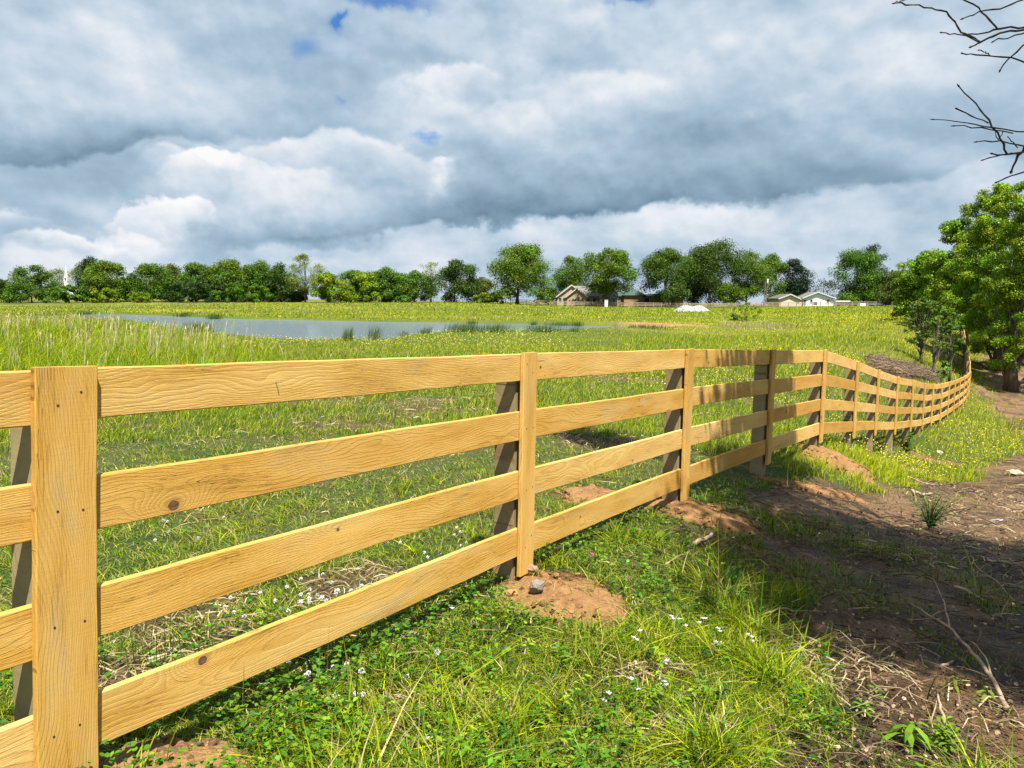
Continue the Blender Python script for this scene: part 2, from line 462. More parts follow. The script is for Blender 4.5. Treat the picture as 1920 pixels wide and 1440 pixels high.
def bark_material(name, c1, c2):
    mt, t, b = material(name, .9)
    co = t.new('ShaderNodeTexCoord').outputs['Object']
    nz = t.noise(t.vm('MULTIPLY', co, (9, 9, 1.6)), 1.0, 5, .65)
    t.l.new(t.mix(t.mr(nz, .35, .65), c1, c2), b.inputs['Base Color'])
    bump(t, b, nz, .8, .03)
    return mt
M_BARK = bark_material('bark', (.05, .04, .03), (.14, .115, .09))
M_TWIG = bark_material('twig_bark', (.035, .025, .022), (.12, .085, .07))
M_STICK = bark_material('dead_stick', (.16, .11, .07), (.42, .32, .21))
# ------------------------------------------------------------------ ground sheet
def g_col(x, y, mud, mulch, clay, bare):
    r = np.sqrt(x * x + y * y)
    def c(*a): return np.array(a)[None, :]
    def mixc(A, B, f): return A * (1 - f[:, None]) + B * f[:, None]
    n1 = fbm(x * .9, y * .9, 51, 5); n2 = fbm(x * .06, y * .09, 61, 5); n3 = fbm(x * 5, y * 5, 71, 3); n4 = fbm(x * .02, y * .10, 91, 4)
    grass = mixc(c(.060, .105, .014) + 0 * x[:, None], c(.105, .120, .028), sst(.35, .65, n1))
    farg = mixc(c(.100, .130, .008) + 0 * x[:, None], c(.175, .185, .010), sst(.38, .62, n2))
    farg = mixc(farg, c(.15, .145, .05), sst(.55, .7, fbm(x * .05 + 9, y * .12, 65, 4)) * .7)
    farg = mixc(farg, c(.05, .085, .010), sst(.58, .68, n4) * .55)
    col = mixc(grass, farg, sst(14, 45, r))
    # yellow flower drifts across the pond and on the right rise
    az = np.arctan2(x, y)
    band = np.exp(-((r - 172 - 12 * np.sin(az * 3)) / 10.0) ** 2) * sst(-.1, -.45, az)
    yel = np.clip(band * sst(.35, .55, n2) * 1.2, 0, 1)
    yel = np.maximum(yel, sst(.52, .64, fbm(x * .05 + 40, y * .07, 67, 4)) * sst(20, 40, r) * .55 * (1 - sst(90, 140, r)))
    col = mixc(col, c(.30, .26, .010), yel)
    mudc = mixc(c(.046, .024, .010) + 0 * x[:, None], c(.225, .125, .052), sst(.36, .62, fbm(x * 1.3, y * 1.3, 55, 5)))
    mudc = mixc(mudc, c(.33, .20, .095), sst(.55, .68, n3) * .5)
    # sandy orange tint further down the path
    mudc = mixc(mudc, c(.36, .215, .105) + 0 * x[:, None], sst(7, 11, r) * .6)
    mudc = mixc(mudc, c(.085, .05, .028) + 0 * x[:, None], sst(.5, .62, fbm(x * 2.1 + 5, y * 2.1, 57, 4)) * .7)
    barec = mixc(c(.085, .058, .03) + 0 * x[:, None], c(.22, .145, .075), n3)
    col = mixc(col, barec, bare * .9)
    col = mixc(col, mudc, mud)
    col = mixc(col, mixc(c(.07, .045, .028) + 0 * x[:, None], c(.16, .10, .06), n3), mulch)
    col = mixc(col, mixc(c(.22, .105, .036) + 0 * x[:, None], c(.34, .185, .07), n3), clay)
    # cut bank of clay at the far corner of the pond
    near = (np.abs(x) < 140) & (y > 25) & (y < 200)
    sd = np.full(x.shape, 50.0); sd[near] = polysd(x[near], y[near], SHORE)
    cut = (1 - sst(1.0, 2.6, np.abs(sd - 1.2))) * sst(9, 12, x) * (y > 62)
    col = mixc(col, c(.40, .22, .10) + 0 * x[:, None], cut)
    col = mixc(col, c(.05, .10, .012) + 0 * x[:, None], (1 - sst(2, 6, np.abs(sd - 2))) * (1 - sst(5, 9, x)) * .6)
    return np.clip(col, 0, 1)

def build_ground():
    a_in = np.radians(np.linspace(-40, 42, 760))
    a_out = np.radians(np.concatenate([np.linspace(-180, -42, 80), np.linspace(44, 180, 78)]))
    az = np.sort(np.concatenate([a_in, a_out]))[:-1]
    rr = np.concatenate([np.exp(np.linspace(math.log(.5), math.log(9), 420)), np.exp(np.linspace(math.log(9), math.log(420), 420))[1:], np.exp(np.linspace(math.log(420), math.log(5000), 30))[1:]])
    R, AZ = np.meshgrid(rr, az, indexing='ij')
    x = (R * np.sin(AZ)).ravel(); y = (R * np.cos(AZ)).ravel()
    mud, mulch, clay, bare = masks(x, y)
    z = Hf(x, y)
    r = R.ravel()
    near = np.exp(-r / 10)
    rough = (fbm(x * 3.1, y * 3.1, 21, 5) - .5) * .10 + np.abs(fbm(x * 11, y * 11, 22, 3) - .5) * .08 + (fbm(x * 26, y * 26, 24, 2) - .5) * .022
    z = z + np.maximum(mud, bare * .6) * rough * (near * .9 + .1)
    # rut-like low furrows on the path
    z = z - np.maximum(mud, bare) * .02
    col = g_col(x, y, mud, mulch, clay, bare)
    k, q = len(rr), len(az)
    V = np.stack([x, y, z], 1)
    V = np.concatenate([V, [[0, 0, Hf(np.array([0.]), np.array([0.01]))[0]]]])
    col = np.concatenate([col, col[:1]]); wet = np.concatenate([mud, [0]])
    i = np.arange(k - 1)[:, None] * q; j = np.arange(q)[None]; jn = (j + 1) % q
    Q = np.stack([i + j, i + jn, i + q + jn, i + q + j], -1).reshape(-1, 4)[:, ::-1]
    T = [(k * q, (j_ + 1) % q, j_) for j_ in range(q)]
    T = np.array(T)[:, ::-1]
    b = MB(); b.add(V, Q, T)
    o = b.build('ground', M_GROUND, smooth=True, attrs={'col': ('COLOR', col), 'wet': ('F', wet)})
    tag(o, 'grassy ground sloping down from the fence to a muddy track and up to the far fields', kind='structure')
build_ground()

# ------------------------------------------------------------------ pond
def build_water():
    c = SHORE.mean(0)
    poly = []
    m_ = len(SHORE)
    for i in range(m_):
        p = SHORE[i]; a = SHORE[i - 1]; d = SHORE[(i + 1) % m_]
        tn = d - a; nn = np.array([tn[1], -tn[0]]); nn /= np.linalg.norm(nn)
        q = p + nn * 3.5
        if polysd(np.array([q[0]]), np.array([q[1]]), SHORE)[0] < 0: q = p - nn * 3.5
        poly.append(q)
    poly = np.array(poly)
    V = [(p[0], p[1], WATER) for p in poly] + [(c[0], c[1], WATER)]
    T = [(m_, i, (i + 1) % m_) for i in range(m_)]
    b = MB(); b.add(V, None, T)
    mt, t, bs = material('pond_water', .10)
    co = t.new('ShaderNodeTexCoord').outputs['Object']
    bs.inputs['Base Color'].default_value = (.095, .125, .15, 1)
    bs.inputs['Specular IOR Level'].default_value = .5
    n1 = t.noise(t.vm('MULTIPLY', co, (.7, 2.0, 1)), 1.0, 5, .6, .4)
    n2 = t.noise(t.vm('MULTIPLY', co, (3, 6, 1)), 1.0, 3, .6)
    bump(t, bs, t.math('ADD', n1, t.math('MULTIPLY', n2, .35)), .42, .16)
    o = b.build('pond_water', mt)
    tag(o, 'grey rippled pond lying in the meadow beyond the fence', kind='structure')
build_water()

# ------------------------------------------------------------------ board fence
SUNV = np.array([.362, -1.229, 2.59]); SUNV /= np.linalg.norm(SUNV)

def board(mb_, att, p0, p1, width, thick, nrm, vertical=False, knot=(0, 0, 0), tone=.3, wob=.002, segs=14, top_cut=0.0):
    """a sawn board from p0 to p1 (centre line of its back face), width across, thick along nrm"""
    p0 = np.array(p0, float); p1 = np.array(p1, float)
    L = np.linalg.norm(p1 - p0); d = (p1 - p0) / L
    if vertical: wv = np.cross(d, nrm); wv /= np.linalg.norm(wv)
    else: wv = np.array([0, 0, 1.0])
    ch = .0035
    hw = width / 2
    prof = [(-hw, ch), (-hw + ch, 0), (hw - ch, 0), (hw, ch), (hw, thick - ch), (hw - ch, thick), (-hw + ch, thick), (-hw, thick - ch)]
    off = rng.uniform(0, 40, 3); off[1] = 0; off[2] = rng.uniform(-.10, .10) if (knot[2] > 0 or (not vertical and rng.random() < .45)) else rng.choice([-1, 1]) * rng.uniform(.18, .4)
    t = np.linspace(0, 1, segs + 1)
    s1, s2, s3 = rng.uniform(0, 6.28, 3)
    bow = np.sin(t * PI) * rng.uniform(-1, 1) * wob * 2
    e1 = (np.sin(t * 9 + s1) + np.sin(t * 23 + s2)) * wob * .5
    e2 = (np.sin(t * 8 + s3) + np.sin(t * 27 + s1)) * wob * .5
    V = []; B = []
    for k_, tt in enumerate(t):
        c = p0 + d * L * tt
        for (w_, n_) in prof:
            ww = w_ + bow[k_] + (e1[k_] if w_ > 0 else e2[k_])
            V.append(c + wv * ww + nrm * n_)
            B.append((off[0] + L * tt, n_ - thick, off[2] + w_))
    k8 = 8
    Q = []
    for i in range(segs):
        for j in range(8):
            a = i * k8 + j; b_ = i * k8 + (j + 1) % 8
            Q.append((a, b_, b_ + k8, a + k8))
    # caps
    e = segs * k8
    T = [(0, j + 1, j) for j in range(1, 7)] + [(e, e + j, e + j + 1) for j in range(1, 7)]
    mb_.add(V, Q, T)
    nv = len(V)
    att['bc'].append(np.array(B))
    kk = (off[0] + knot[0] * L, off[2] + knot[1] * width, knot[2]) if knot[2] > 0 else (0, 0, 0)
    att['knot'].append(np.tile(kk, (nv, 1)))
    att['tone'].append(np.full(nv, tone))

def wood_part(name, mat, parent, *args, **kw):
    b = MB(); att = {'bc': [], 'knot': [], 'tone': []}
    org = (np.array(args[0]) + np.array(args[1])) / 2
    board(b, att, *args, **kw)
    return b.build(name, mat, parent, origin=None, attrs={'bc': ('VEC', np.concatenate(att['bc'])), 'knot': ('VEC', np.concatenate(att['knot'])), 'tone': ('F', np.concatenate(att['tone']))})

def hdir(a, b):
    d = np.array([b[0] - a[0], b[1] - a[1], 0.0]); return d / np.linalg.norm(d)

RAIL_OFF = [.078, .405, .750, 1.085]
RAIL_W = [.155, .162, .160, .168]
RT_TH = .026
fence = thing('board_fence', 'new pine four-rail board fence running from the lower left corner down to the muddy track', 'fence', GP[1])
nP = len(PT)
M_NAIL = simple('nail_steel', (.12, .09, .07), .5, metallic=.6)
knots = {(1, 1): (.13, -.34, .019), (1, 3): (.165, .34, .017), (1, 2): (.42, .25, .007), (2, 0): (.06, -.05, .008), (2, 1): (.62, .3, .006), (1, 0): (.0, 0, 0), (0, 1): (.9, .1, .0), (4, 2): (.28, .1, .02), (5, 2): (.5, 0, .016)}
for i in range(nP):
    nb = hdir(PT[max(i - 1, 0)], PT[i]) if i else hdir(PT[0], PT[1])
    na = hdir(PT[i], PT[min(i + 1, nP - 1)]) if i < nP - 1 else nb
    d = nb + na; d /= np.linalg.norm(d)
    nrm = np.array([d[1], -d[0], 0.0])
    top = PT[i].copy()
    # PT is the batten's front face centre: step back to the plane of the rails' back faces
    back = top - nrm * (RT_TH * 2)
    POSTW = .138
    jit = rng.uniform(-1, 1, 4)
    pc = back - nrm * (POSTW / 2)
    b = MB()
    att = {'bc': [], 'knot': [], 'tone': []}
    gz = GP[i][2]
    p_bot = pc - nrm * POSTW / 2 + np.array([0, 0, gz - .25 - pc[2]])
    p_top = pc - nrm * POSTW / 2 + np.array([0, 0, -.035])
    lean = d * jit[0] * .012
    if i == 1: lean = d * .05
    p_bot = p_bot - lean
    board(b, att, p_bot, p_top, POSTW, POSTW, nrm, vertical=True, tone=.2 + .4 * rng.random(), wob=.003, segs=8)
    b.build('fence_post', M_POST if i in (1, 8, 9, 10, 11) else M_POSTB, fence, attrs={'bc': ('VEC', np.concatenate(att['bc'])), 'knot': ('VEC', np.concatenate(att['knot'])), 'tone': ('F', np.concatenate(att['tone']))})
    # batten (face board) over the rail ends
    w = .175 if i == 1 else .143
    f0 = top - nrm * (RT_TH - .0025)
    L = 1.275 if i != 1 else 1.34
    bot = f0 + np.array([0, 0, -L])
    if i == 1: bot = bot - d * .055
    if i == 2: bot = bot - d * .012
    bt = wood_part('batten', M_WOOD, fence, bot, f0 + np.array([0, 0, .002 + .004 * (jit[1] + 1)]), w, .027, nrm, vertical=True, tone=(.45 if i == 1 else .2 + .3 * rng.random()), segs=10)
    if i in (1, 2, 3):
        for k_, ro in enumerate(RAIL_OFF):
            for q in (-1, 1):
                nb_ = MB()
                c = f0 + nrm * .0275 + np.array([0, 0, -ro + rng.uniform(-.03, .03)]) + d * (q * w * .22 + rng.uniform(-.01, .01))
                if i == 1: c = c - d * .055 * (ro / L)
                nb_.tube([c - nrm * .004, c + nrm * .0006], .0036, 8)
                nb_.build('nail_head', M_NAIL, bt)
    # rails to the next post
    if i < nP - 1:
        dd = hdir(PT[i], PT[i + 1]); nn = np.array([dd[1], -dd[0], 0.0])
        dn = nn
        for k_ in range(4):
            # rail back faces sit on the posts; ends butt just under the battens
            a = PT[i] - nrm * (RT_TH * 2) + np.array([0, 0, -RAIL_OFF[k_]])
            ni = PT[i + 1]
            na2 = hdir(PT[i + 1], PT[min(i + 2, nP - 1)]) if i + 2 < nP else dd
            d2 = dd + na2; d2 /= np.linalg.norm(d2); nrm2 = np.array([d2[1], -d2[0], 0.0])
            c = ni - nrm2 * (RT_TH * 2) + np.array([0, 0, -RAIL_OFF[k_]])
            u = (c - a); u /= np.linalg.norm(u)
            a2 = a + u * .003 + np.array([0, 0, rng.uniform(-.004, .004)]); c2 = c - u * .003 + np.array([0, 0, rng.uniform(-.004, .004)])
            kn = knots.get((i, k_))
            if kn is None:
                kn = (rng.uniform(.1, .9), rng.uniform(-.4, .4), rng.choice([0, 0, .007, .011]))
            wood_part('rail', M_WOOD, fence, a2, c2, RAIL_W[k_] + rng.uniform(-.003, .003), RT_TH, nn, knot=kn, tone=({(1, 0): .16, (1, 1): .5, (1, 2): .3, (1, 3): .2, (0, 0): .35, (2, 0): .12, (2, 1): .55, (2, 2): .08, (2, 3): .4, (0, 1): .6}.get((i, k_)) or float(rng.choice([.02, .1, .25, .45, .7, .9]))), segs=16)
    if i == 1:
        cn = PT[1] + (PT[2] - PT[1]) * .30
        nb_ = MB(); q0 = cn - nrm * .026 + np.array([0, 0, -.075])
        nb_.tube([q0 - nrm * .01, q0 + nrm * .012, q0 + nrm * .015 + np.array([0, 0, -.009])], .0019, 6)
        nb_.build('bent_nail', simple('bright_nail', (.6, .6, .6), .3, metallic=.8), fence)
# ------------------------------------------------------------------ sky and sun
EXPO = 1.36
def build_world():
    w = bpy.data.worlds.new('World'); bpy.context.scene.world = w; w.use_nodes = True
    t = NT(w.node_tree)
    bg = t.n['Background']
    sky = t.new('ShaderNodeTexSky'); sky.sky_type = 'NISHITA'; sky.sun_disc = False
    sky.sun_elevation = math.asin(SUNV[2]); sky.sun_rotation = math.atan2(SUNV[0], SUNV[1])
    sky.air_density = 1.0; sky.dust_density = .6; sky.ozone_density = 2.0
    g = t.new('ShaderNodeTexCoord').outputs['Generated']
    sp = t.new('ShaderNodeSeparateXYZ'); t.l.new(g, sp.inputs[0])
    az = t.math('ARCTAN2', sp.outputs[0], sp.outputs[1]); el = t.math('ARCSINE', sp.outputs[2])
    def comb(a, b, c=0.0):
        nd = t.new('ShaderNodeCombineXYZ'); t.put(nd.inputs[0], a); t.put(nd.inputs[1], b); t.put(nd.inputs[2], c); return nd.outputs[0]
    ae = comb(az, el)
    # cloud-deck coordinates: flat layer seen in perspective, so shapes flatten to the horizon
    dv = t.math('ADD', t.math('MAXIMUM', sp.outputs[2], 0.0), .14)
    deck = comb(t.math('DIVIDE', sp.outputs[0], dv), t.math('DIVIDE', sp.outputs[1], dv))
    # warp
    nd = t.new('ShaderNodeTexNoise'); t.l.new(t.vm('MULTIPLY', ae, (1, 1.5, 1)), nd.inputs['Vector']); nd.inputs['Scale'].default_value = 6.5; nd.inputs['Detail'].default_value = 4; nd.inputs['Roughness'].default_value = .5
    warp = t.vm('MULTIPLY', t.vm('SUBTRACT', nd.outputs['Color'], (.5, .5, .5)), (.15, .085, 0))
    nd2 = t.new('ShaderNodeTexNoise'); t.l.new(ae, nd2.inputs['Vector']); nd2.inputs['Scale'].default_value = 30.0; nd2.inputs['Detail'].default_value = 5; nd2.inputs['Roughness'].default_value = .6
    warp2 = t.vm('MULTIPLY', t.vm('SUBTRACT', nd2.outputs['Color'], (.5, .5, .5)), (.045, .034, 0))
    aw = t.vm('ADD', t.vm('ADD', ae, warp), warp2)
    def feat(px, py, rx, ry, amp, v=aw):
        r = ray(px, py); r = r / np.linalg.norm(r)
        a0, e0 = math.atan2(r[0], r[1]), math.asin(r[2])
        ix, iy = 1440.0 / rx, 1440.0 / ry
        q = t.vm('MULTIPLY_ADD', v, (ix, iy, 0), (-a0 * ix, -e0 * iy, 0))
        d = t.vm('DOT_PRODUCT', q, q)
        return t.math('MULTIPLY', t.math('EXPONENT', t.math('MULTIPLY', d, -1.0)), amp)
    F = [(1180, 300, 330, 80, -.08), (1620, 290, 200, 60, -.05), (60, 330, 160, 40, -.07), (900, 340, 60, 60, -.06), (560, 120, 110, 70, -.06), (90, 110, 120, 50, -.04), (1700, 260, 200, 90, -.04),
         (640, 90, 120, 70, -.08), (90, 385, 70, 18, -.07), (330, 430, 90, 22, -.08), (470, 350, 60, 26, -.05),
         (760, 245, 50, 30, .08), (500, 160, 150, 34, .08), (230, 80, 60, 46, .10), (120, 180, 160, 40, .09), (1480, 150, 160, 90, .07), (1420, 60, 240, 60, .09), (1750, 100, 160, 120, .05),
         (1110, 45, 30, 12, .12), (1000, 90, 60, 90, .08), (1500, 430, 240, 30, .07), (700, 500, 300, 10, .05), (480, 395, 120, 30, .05), (820, 150, 40, 40, .12), (430, 300, 40, 20, .16)]
    s = None
    for f in F:
        v = feat(*f); s = v if s is None else t.math('ADD', s, v)
    sa = t.new('ShaderNodeSeparateXYZ'); t.l.new(aw, sa.inputs[0]); WA = t.math('MULTIPLY', sa.outputs[0], 1440.0); WE = t.math('MULTIPLY', sa.outputs[1], 1440.0)
    def ae_px(px, py):
        r = ray(px, py); r = r / np.linalg.norm(r); return math.atan2(r[0], r[1]) * 1440, math.asin(r[2]) * 1440
    def edge(p0, p1, h, amp, xc, xw, dirn, curv=0.0, soft=9.0):
        # one cloud edge: sharp on one side of a line, fading over h on the other
        a0, e0 = ae_px(*p0); a1, e1_ = ae_px(*p1); sl = (e1_ - e0) / (a1 - a0); ac, _ = ae_px(xc, 300)
        X_ = t.math('SUBTRACT', WA, ac)
        line = t.math('ADD', t.math('MULTIPLY', X_, sl), e0 + sl * (ac - a0))
        if curv: line = t.math('SUBTRACT', line, t.math('MULTIPLY', t.math('MULTIPLY', X_, X_), curv))
        d = t.math('MULTIPLY', t.math('SUBTRACT', WE, line), dirn)
        fade = t.math('EXPONENT', t.math('MULTIPLY', t.math('MAXIMUM', d, 0.0), -1.0 / h))
        win = t.math('EXPONENT', t.math('MULTIPLY', t.math('MULTIPLY', X_, X_), -1.0 / xw ** 2))
        return t.math('MULTIPLY', t.math('MULTIPLY', fade, win), t.math('MULTIPLY', t.mr(d, -soft, soft, 0, 1, True), amp))
    EDG = [((780, 436), (1700, 340), 75, -.44, 1080, 520, 1, 0, 8), ((0, 288), (450, 264), 46, -.30, 170, 300, 1, 0, 8), ((420, 470), (760, 455), 34, -.26, 560, 190, 1, 0, 9), ((560, 376), (790, 362), 50, -.13, 680, 110, 1, 0, 14),
           ((0, 476), (300, 486), 24, -.14, 120, 200, 1, 0, 8), ((900, 512), (1700, 496), 14, -.09, 1300, 500, 1, 0, 8), ((1150, 262), (1500, 240), 60, -.07, 1300, 260, 1, 0, 16),
           ((540, 228), (740, 232), 55, .26, 640, 110, -1, .0035, 12), ((380, 282), (480, 282), 30, .36, 430, 52, -1, .006, 7), ((235, 374), (335, 374), 30, .34, 286, 46, -1, .006, 7), ((60, 430), (180, 430), 24, .28, 122, 56, -1, .004, 7),
           ((780, 110), (900, 105), 60, .20, 838, 60, -1, .004, 12), ((900, 205), (1020, 200), 42, .12, 960, 60, -1, .004, 14), ((1040, 120), (1220, 110), 80, .16, 1130, 110, -1, .002, 14), ((780, 446), (1700, 350), 40, .15, 1250, 480, -1, 0, 10),
           ((500, 322), (620, 322), 34, .16, 560, 60, -1, .004, 10), ((320, 286), (380, 290), 20, .20, 346, 30, -1, .008, 7), ((190, 424), (250, 424), 18, .16, 218, 34, -1, .006, 7), ((0, 384), (60, 384), 14, .16, 24, 40, -1, .004, 6),
           ((790, 296), (830, 290), 30, .26, 812, 16, -1, .01, 7)]
    for f in EDG:
        f = list(f)
        if f[6] < 0 and f[5] < 200: f[3] *= 1.55; f[2] *= 1.35; f[5] *= 1.2
        s = t.math('ADD', s, edge(*f))
    n1 = t.noise(t.vm('MULTIPLY', deck, (1, 1, 1)), 1.1, 9, .58, .2)
    n2 = t.noise(t.vm('MULTIPLY', ae, (1, 1.5, 1)), 8.0, 8, .52, 0)
    n3 = t.noise(t.vm('MULTIPLY', aw, (1, 1.5, 1)), 26.0, 6, .6)
    def emb(vec, stretch, scale, dy, det=5, dist=0):   # light from above: lump tops bright, undersides dim
        a_ = t.noise(t.vm('MULTIPLY', vec, stretch), scale, det, .48, dist)
        b_ = t.noise(t.vm('MULTIPLY', t.vm('ADD', vec, (0.004, dy, 0)), stretch), scale, det, .48, dist)
        return t.math('SUBTRACT', a_, b_)
    e1 = emb(ae, (1, 1.6, 1), 5.0, .040); e2 = emb(ae, (1, 1.3, 1), 14.0, .014, 4); e3 = emb(ae, (1, 1.2, 1), 40.0, .005, 4)
    val = t.math('ADD', s, .62)
    val = t.math('ADD', val, t.math('MULTIPLY', t.math('SUBTRACT', n1, .5), .22))
    val = t.math('ADD', val, t.math('MULTIPLY', t.math('SUBTRACT', n2, .5), .22))
    val = t.math('ADD', val, t.math('MULTIPLY', e1, .55))
    val = t.math('ADD', val, t.math('MULTIPLY', e2, .40))
    val = t.math('ADD', val, t.math('MULTIPLY', e3, .07))
    # the puffs keep crisper detail where they are bright
    val = t.math('ADD', val, t.math('MULTIPLY', t.math('MULTIPLY', t.math('SUBTRACT', n3, .5), .16), t.mr(val, .5, .9, .2, 1.)))
    e = 10.0 / 2 ** EXPO
    def cc(r_, g_, b_):  # srgb bytes -> linear, scaled for the background strength and the exposure
        f = lambda v: ((v / 255 + .055) / 1.055) ** 2.4
        return tuple(f(v) for v in (r_, g_, b_))
    col = t.ramp(val, [(0.0, cc(80, 106, 128)), (.18, cc(108, 136, 158)), (.36, cc(140, 167, 188)), (.52, cc(168, 192, 211)), (.66, cc(198, 214, 229)), (.82, cc(230, 236, 243)), (1.0, cc(252, 251, 252))])
    cloud = t.vm('MULTIPLY', col, (e * 1.0, e * 1.0, e * 1.0))
    H = [(650, 35, 16, 10, .80), (572, 82, 34, 26, .46), (735, -8, 90, 18, .80), (1178, -4, 64, 18, .9), (796, 264, 22, 10, .62), (290, 290, 20, 10, .3), (640, 50, 120, 60, .28), (660, 185, 18, 12, .5), (700, 228, 40, 14, .3)]
    hs = None
    for f in H:
        v = feat(*f); hs = v if hs is None else t.math('ADD', hs, v)
    hole = t.mr(t.math('ADD', hs, t.math('MULTIPLY', t.math('SUBTRACT', n2, .5), .5)), .12, 1.0, 0, .95, True)
    blue = t.vm('MULTIPLY', sky.outputs[0], (.16, .36, .55))
    out = t.mix(hole, cloud, blue)
    t.l.new(out, bg.inputs[0]); bg.inputs[1].default_value = .1
    w.cycles.sampling_method = 'MANUAL'; w.cycles.sample_map_resolution = 512
build_world()
sun_d = bpy.data.lights.new('sun', 'SUN'); sun_d.energy = 4.7; sun_d.angle = math.radians(.53); sun_d.color = (1, .955, .87)
sun = bpy.data.objects.new('sun', sun_d); C.objects.link(sun)
sun.rotation_euler = Vector(SUNV).to_track_quat('Z', 'Y').to_euler()
sc = bpy.context.scene
sc.view_settings.view_transform = 'Standard'; sc.view_settings.look = 'None'; sc.view_settings.gamma = 1; sc.view_settings.exposure = EXPO
sc.cycles.max_bounces = 6; sc.cycles.diffuse_bounces = 3; sc.cycles.glossy_bounces = 2; sc.cycles.transmission_bounces = 4; sc.cycles.transparent_max_bounces = 4
sc.cycles.caustics_reflective = False; sc.cycles.caustics_refractive = False

# ------------------------------------------------------------------ blades
def blades(x, y, z, h, w, col, segs=3, lean=None, curl=.5, bias=None, seedcol=None, seedsize=None, flat=0.0):
    """returns V, faces (quads, tris), colours"""
    n_ = len(x)
    th = rng.uniform(0, 2 * PI, n_)                       # lean direction
    if bias is not None:
        th = np.where(rng.random(n_) < bias[1], bias[0] + rng.normal(0, .5, n_), th)
    ld = np.stack([np.cos(th), np.sin(th), np.zeros(n_)], 1)
    ph = th + PI / 2 + rng.uniform(-.9, .9, n_)
    sd = np.stack([np.cos(ph), np.sin(ph), np.zeros(n_)], 1)
    le = (np.abs(rng.normal(0, 1, n_)) * curl + .12 + flat) * h
    base = np.stack([x, y, z - .01], 1)
    ts = np.linspace(0, 1, segs + 1)
    V = np.empty((n_, 2 * segs + 1, 3)); 
    for k_, t_ in enumerate(ts):
        up = h * (t_ - .35 * t_ * t_ * np.clip(le / (h + 1e-6), 0, 1.4))
        c = base + ld * (le * t_ ** 1.7)[:, None]; c[:, 2] += np.maximum(up, .004)
        ww = (w * (1 - t_ ** 2) * .5)[:, None]
        if k_ < segs:
            V[:, 2 * k_] = c - sd * ww; V[:, 2 * k_ + 1] = c + sd * ww
        else: V[:, 2 * segs] = c
    nv = 2 * segs + 1
    o = np.arange(n_)[:, None] * nv
    Q = np.concatenate([o + np.array([[2 * k_, 2 * k_ + 1, 2 * k_ + 3, 2 * k_ + 2]]) for k_ in range(segs - 1)], 0) if segs > 1 else np.zeros((0, 4), int)
    T = o + np.array([[2 * segs - 2, 2 * segs - 1, 2 * segs]])
    cl = np.repeat(col[:, None], nv, 1)
    return V, Q, T, cl

class Field:
    def __init__(s): s.b = MB(); s.c = []
    def put(s, V, Q, T, cl):
        s.b.add(V.reshape(-1, 3), Q, T); s.c.append(cl.reshape(-1, 3))
    def build(s, name, mat, parent=None, **kw):
        return s.b.build(name, mat, parent, attrs={'col': ('COLOR', np.clip(np.concatenate(s.c), 0, 1))}, **kw)

def pol(n_, r0, r1, a0=-38., a1=39., p=0.0):
    """points in a fan, density falling with distance squared (p=0) or slower"""
    u = rng.random(n_)
    if p == 0: r = r0 * (r1 / r0) ** u
    else: r = (r0 ** p + u * (r1 ** p - r0 ** p)) ** (1 / p)
    a = np.radians(rng.uniform(a0, a1, n_))
    return r * np.sin(a), r * np.cos(a), r, a

FD = hdir(PT[1], PT[10]); FN = np.array([FD[1], -FD[0]])
_px = np.array([p[0] for p in PT]); _py = np.array([p[1] for p in PT])
def fence_side(x, y):
    """positive on the camera (track) side of the fence"""
    X = np.interp(y, _py, _px, left=None)
    s0 = (x - X) * FD[1]
    low = y < _py[0]
    return np.where(low, (x - _px[0]) * FD[1] - (y - _py[0]) * FD[0], s0)

def col3(n_, base, var=.25, hue=.12):
    k = np.exp(rng.normal(0, var, n_))[:, None]
    c = np.array(base)[None] * k
    c[:, 0] *= np.exp(rng.normal(0, hue, n_)); c[:, 2] *= np.exp(rng.normal(0, hue, n_))
    return c

def pick(cols, probs, n_):
    probs = np.asarray(probs, float)
    if probs.ndim == 1: probs = np.tile(probs, (n_, 1))
    cum = np.cumsum(probs / probs.sum(1, keepdims=True), 1)
    idx = (rng.random(n_)[:, None] > cum).sum(1)
    return np.array(cols)[np.clip(idx, 0, len(cols) - 1)] * np.exp(rng.normal(0, .22, n_))[:, None]

LUSH = (.165, .285, .005); DEEP = (.052, .125, .005); LIME = (.380, .430, .005); STRAW = (.50, .41, .16); PALE = (.32, .38, .09); OLIVE = (.195, .225, .012); BLUEG = (.11, .26, .05)

def upx(x, y): return 960 + 1440 * x / y

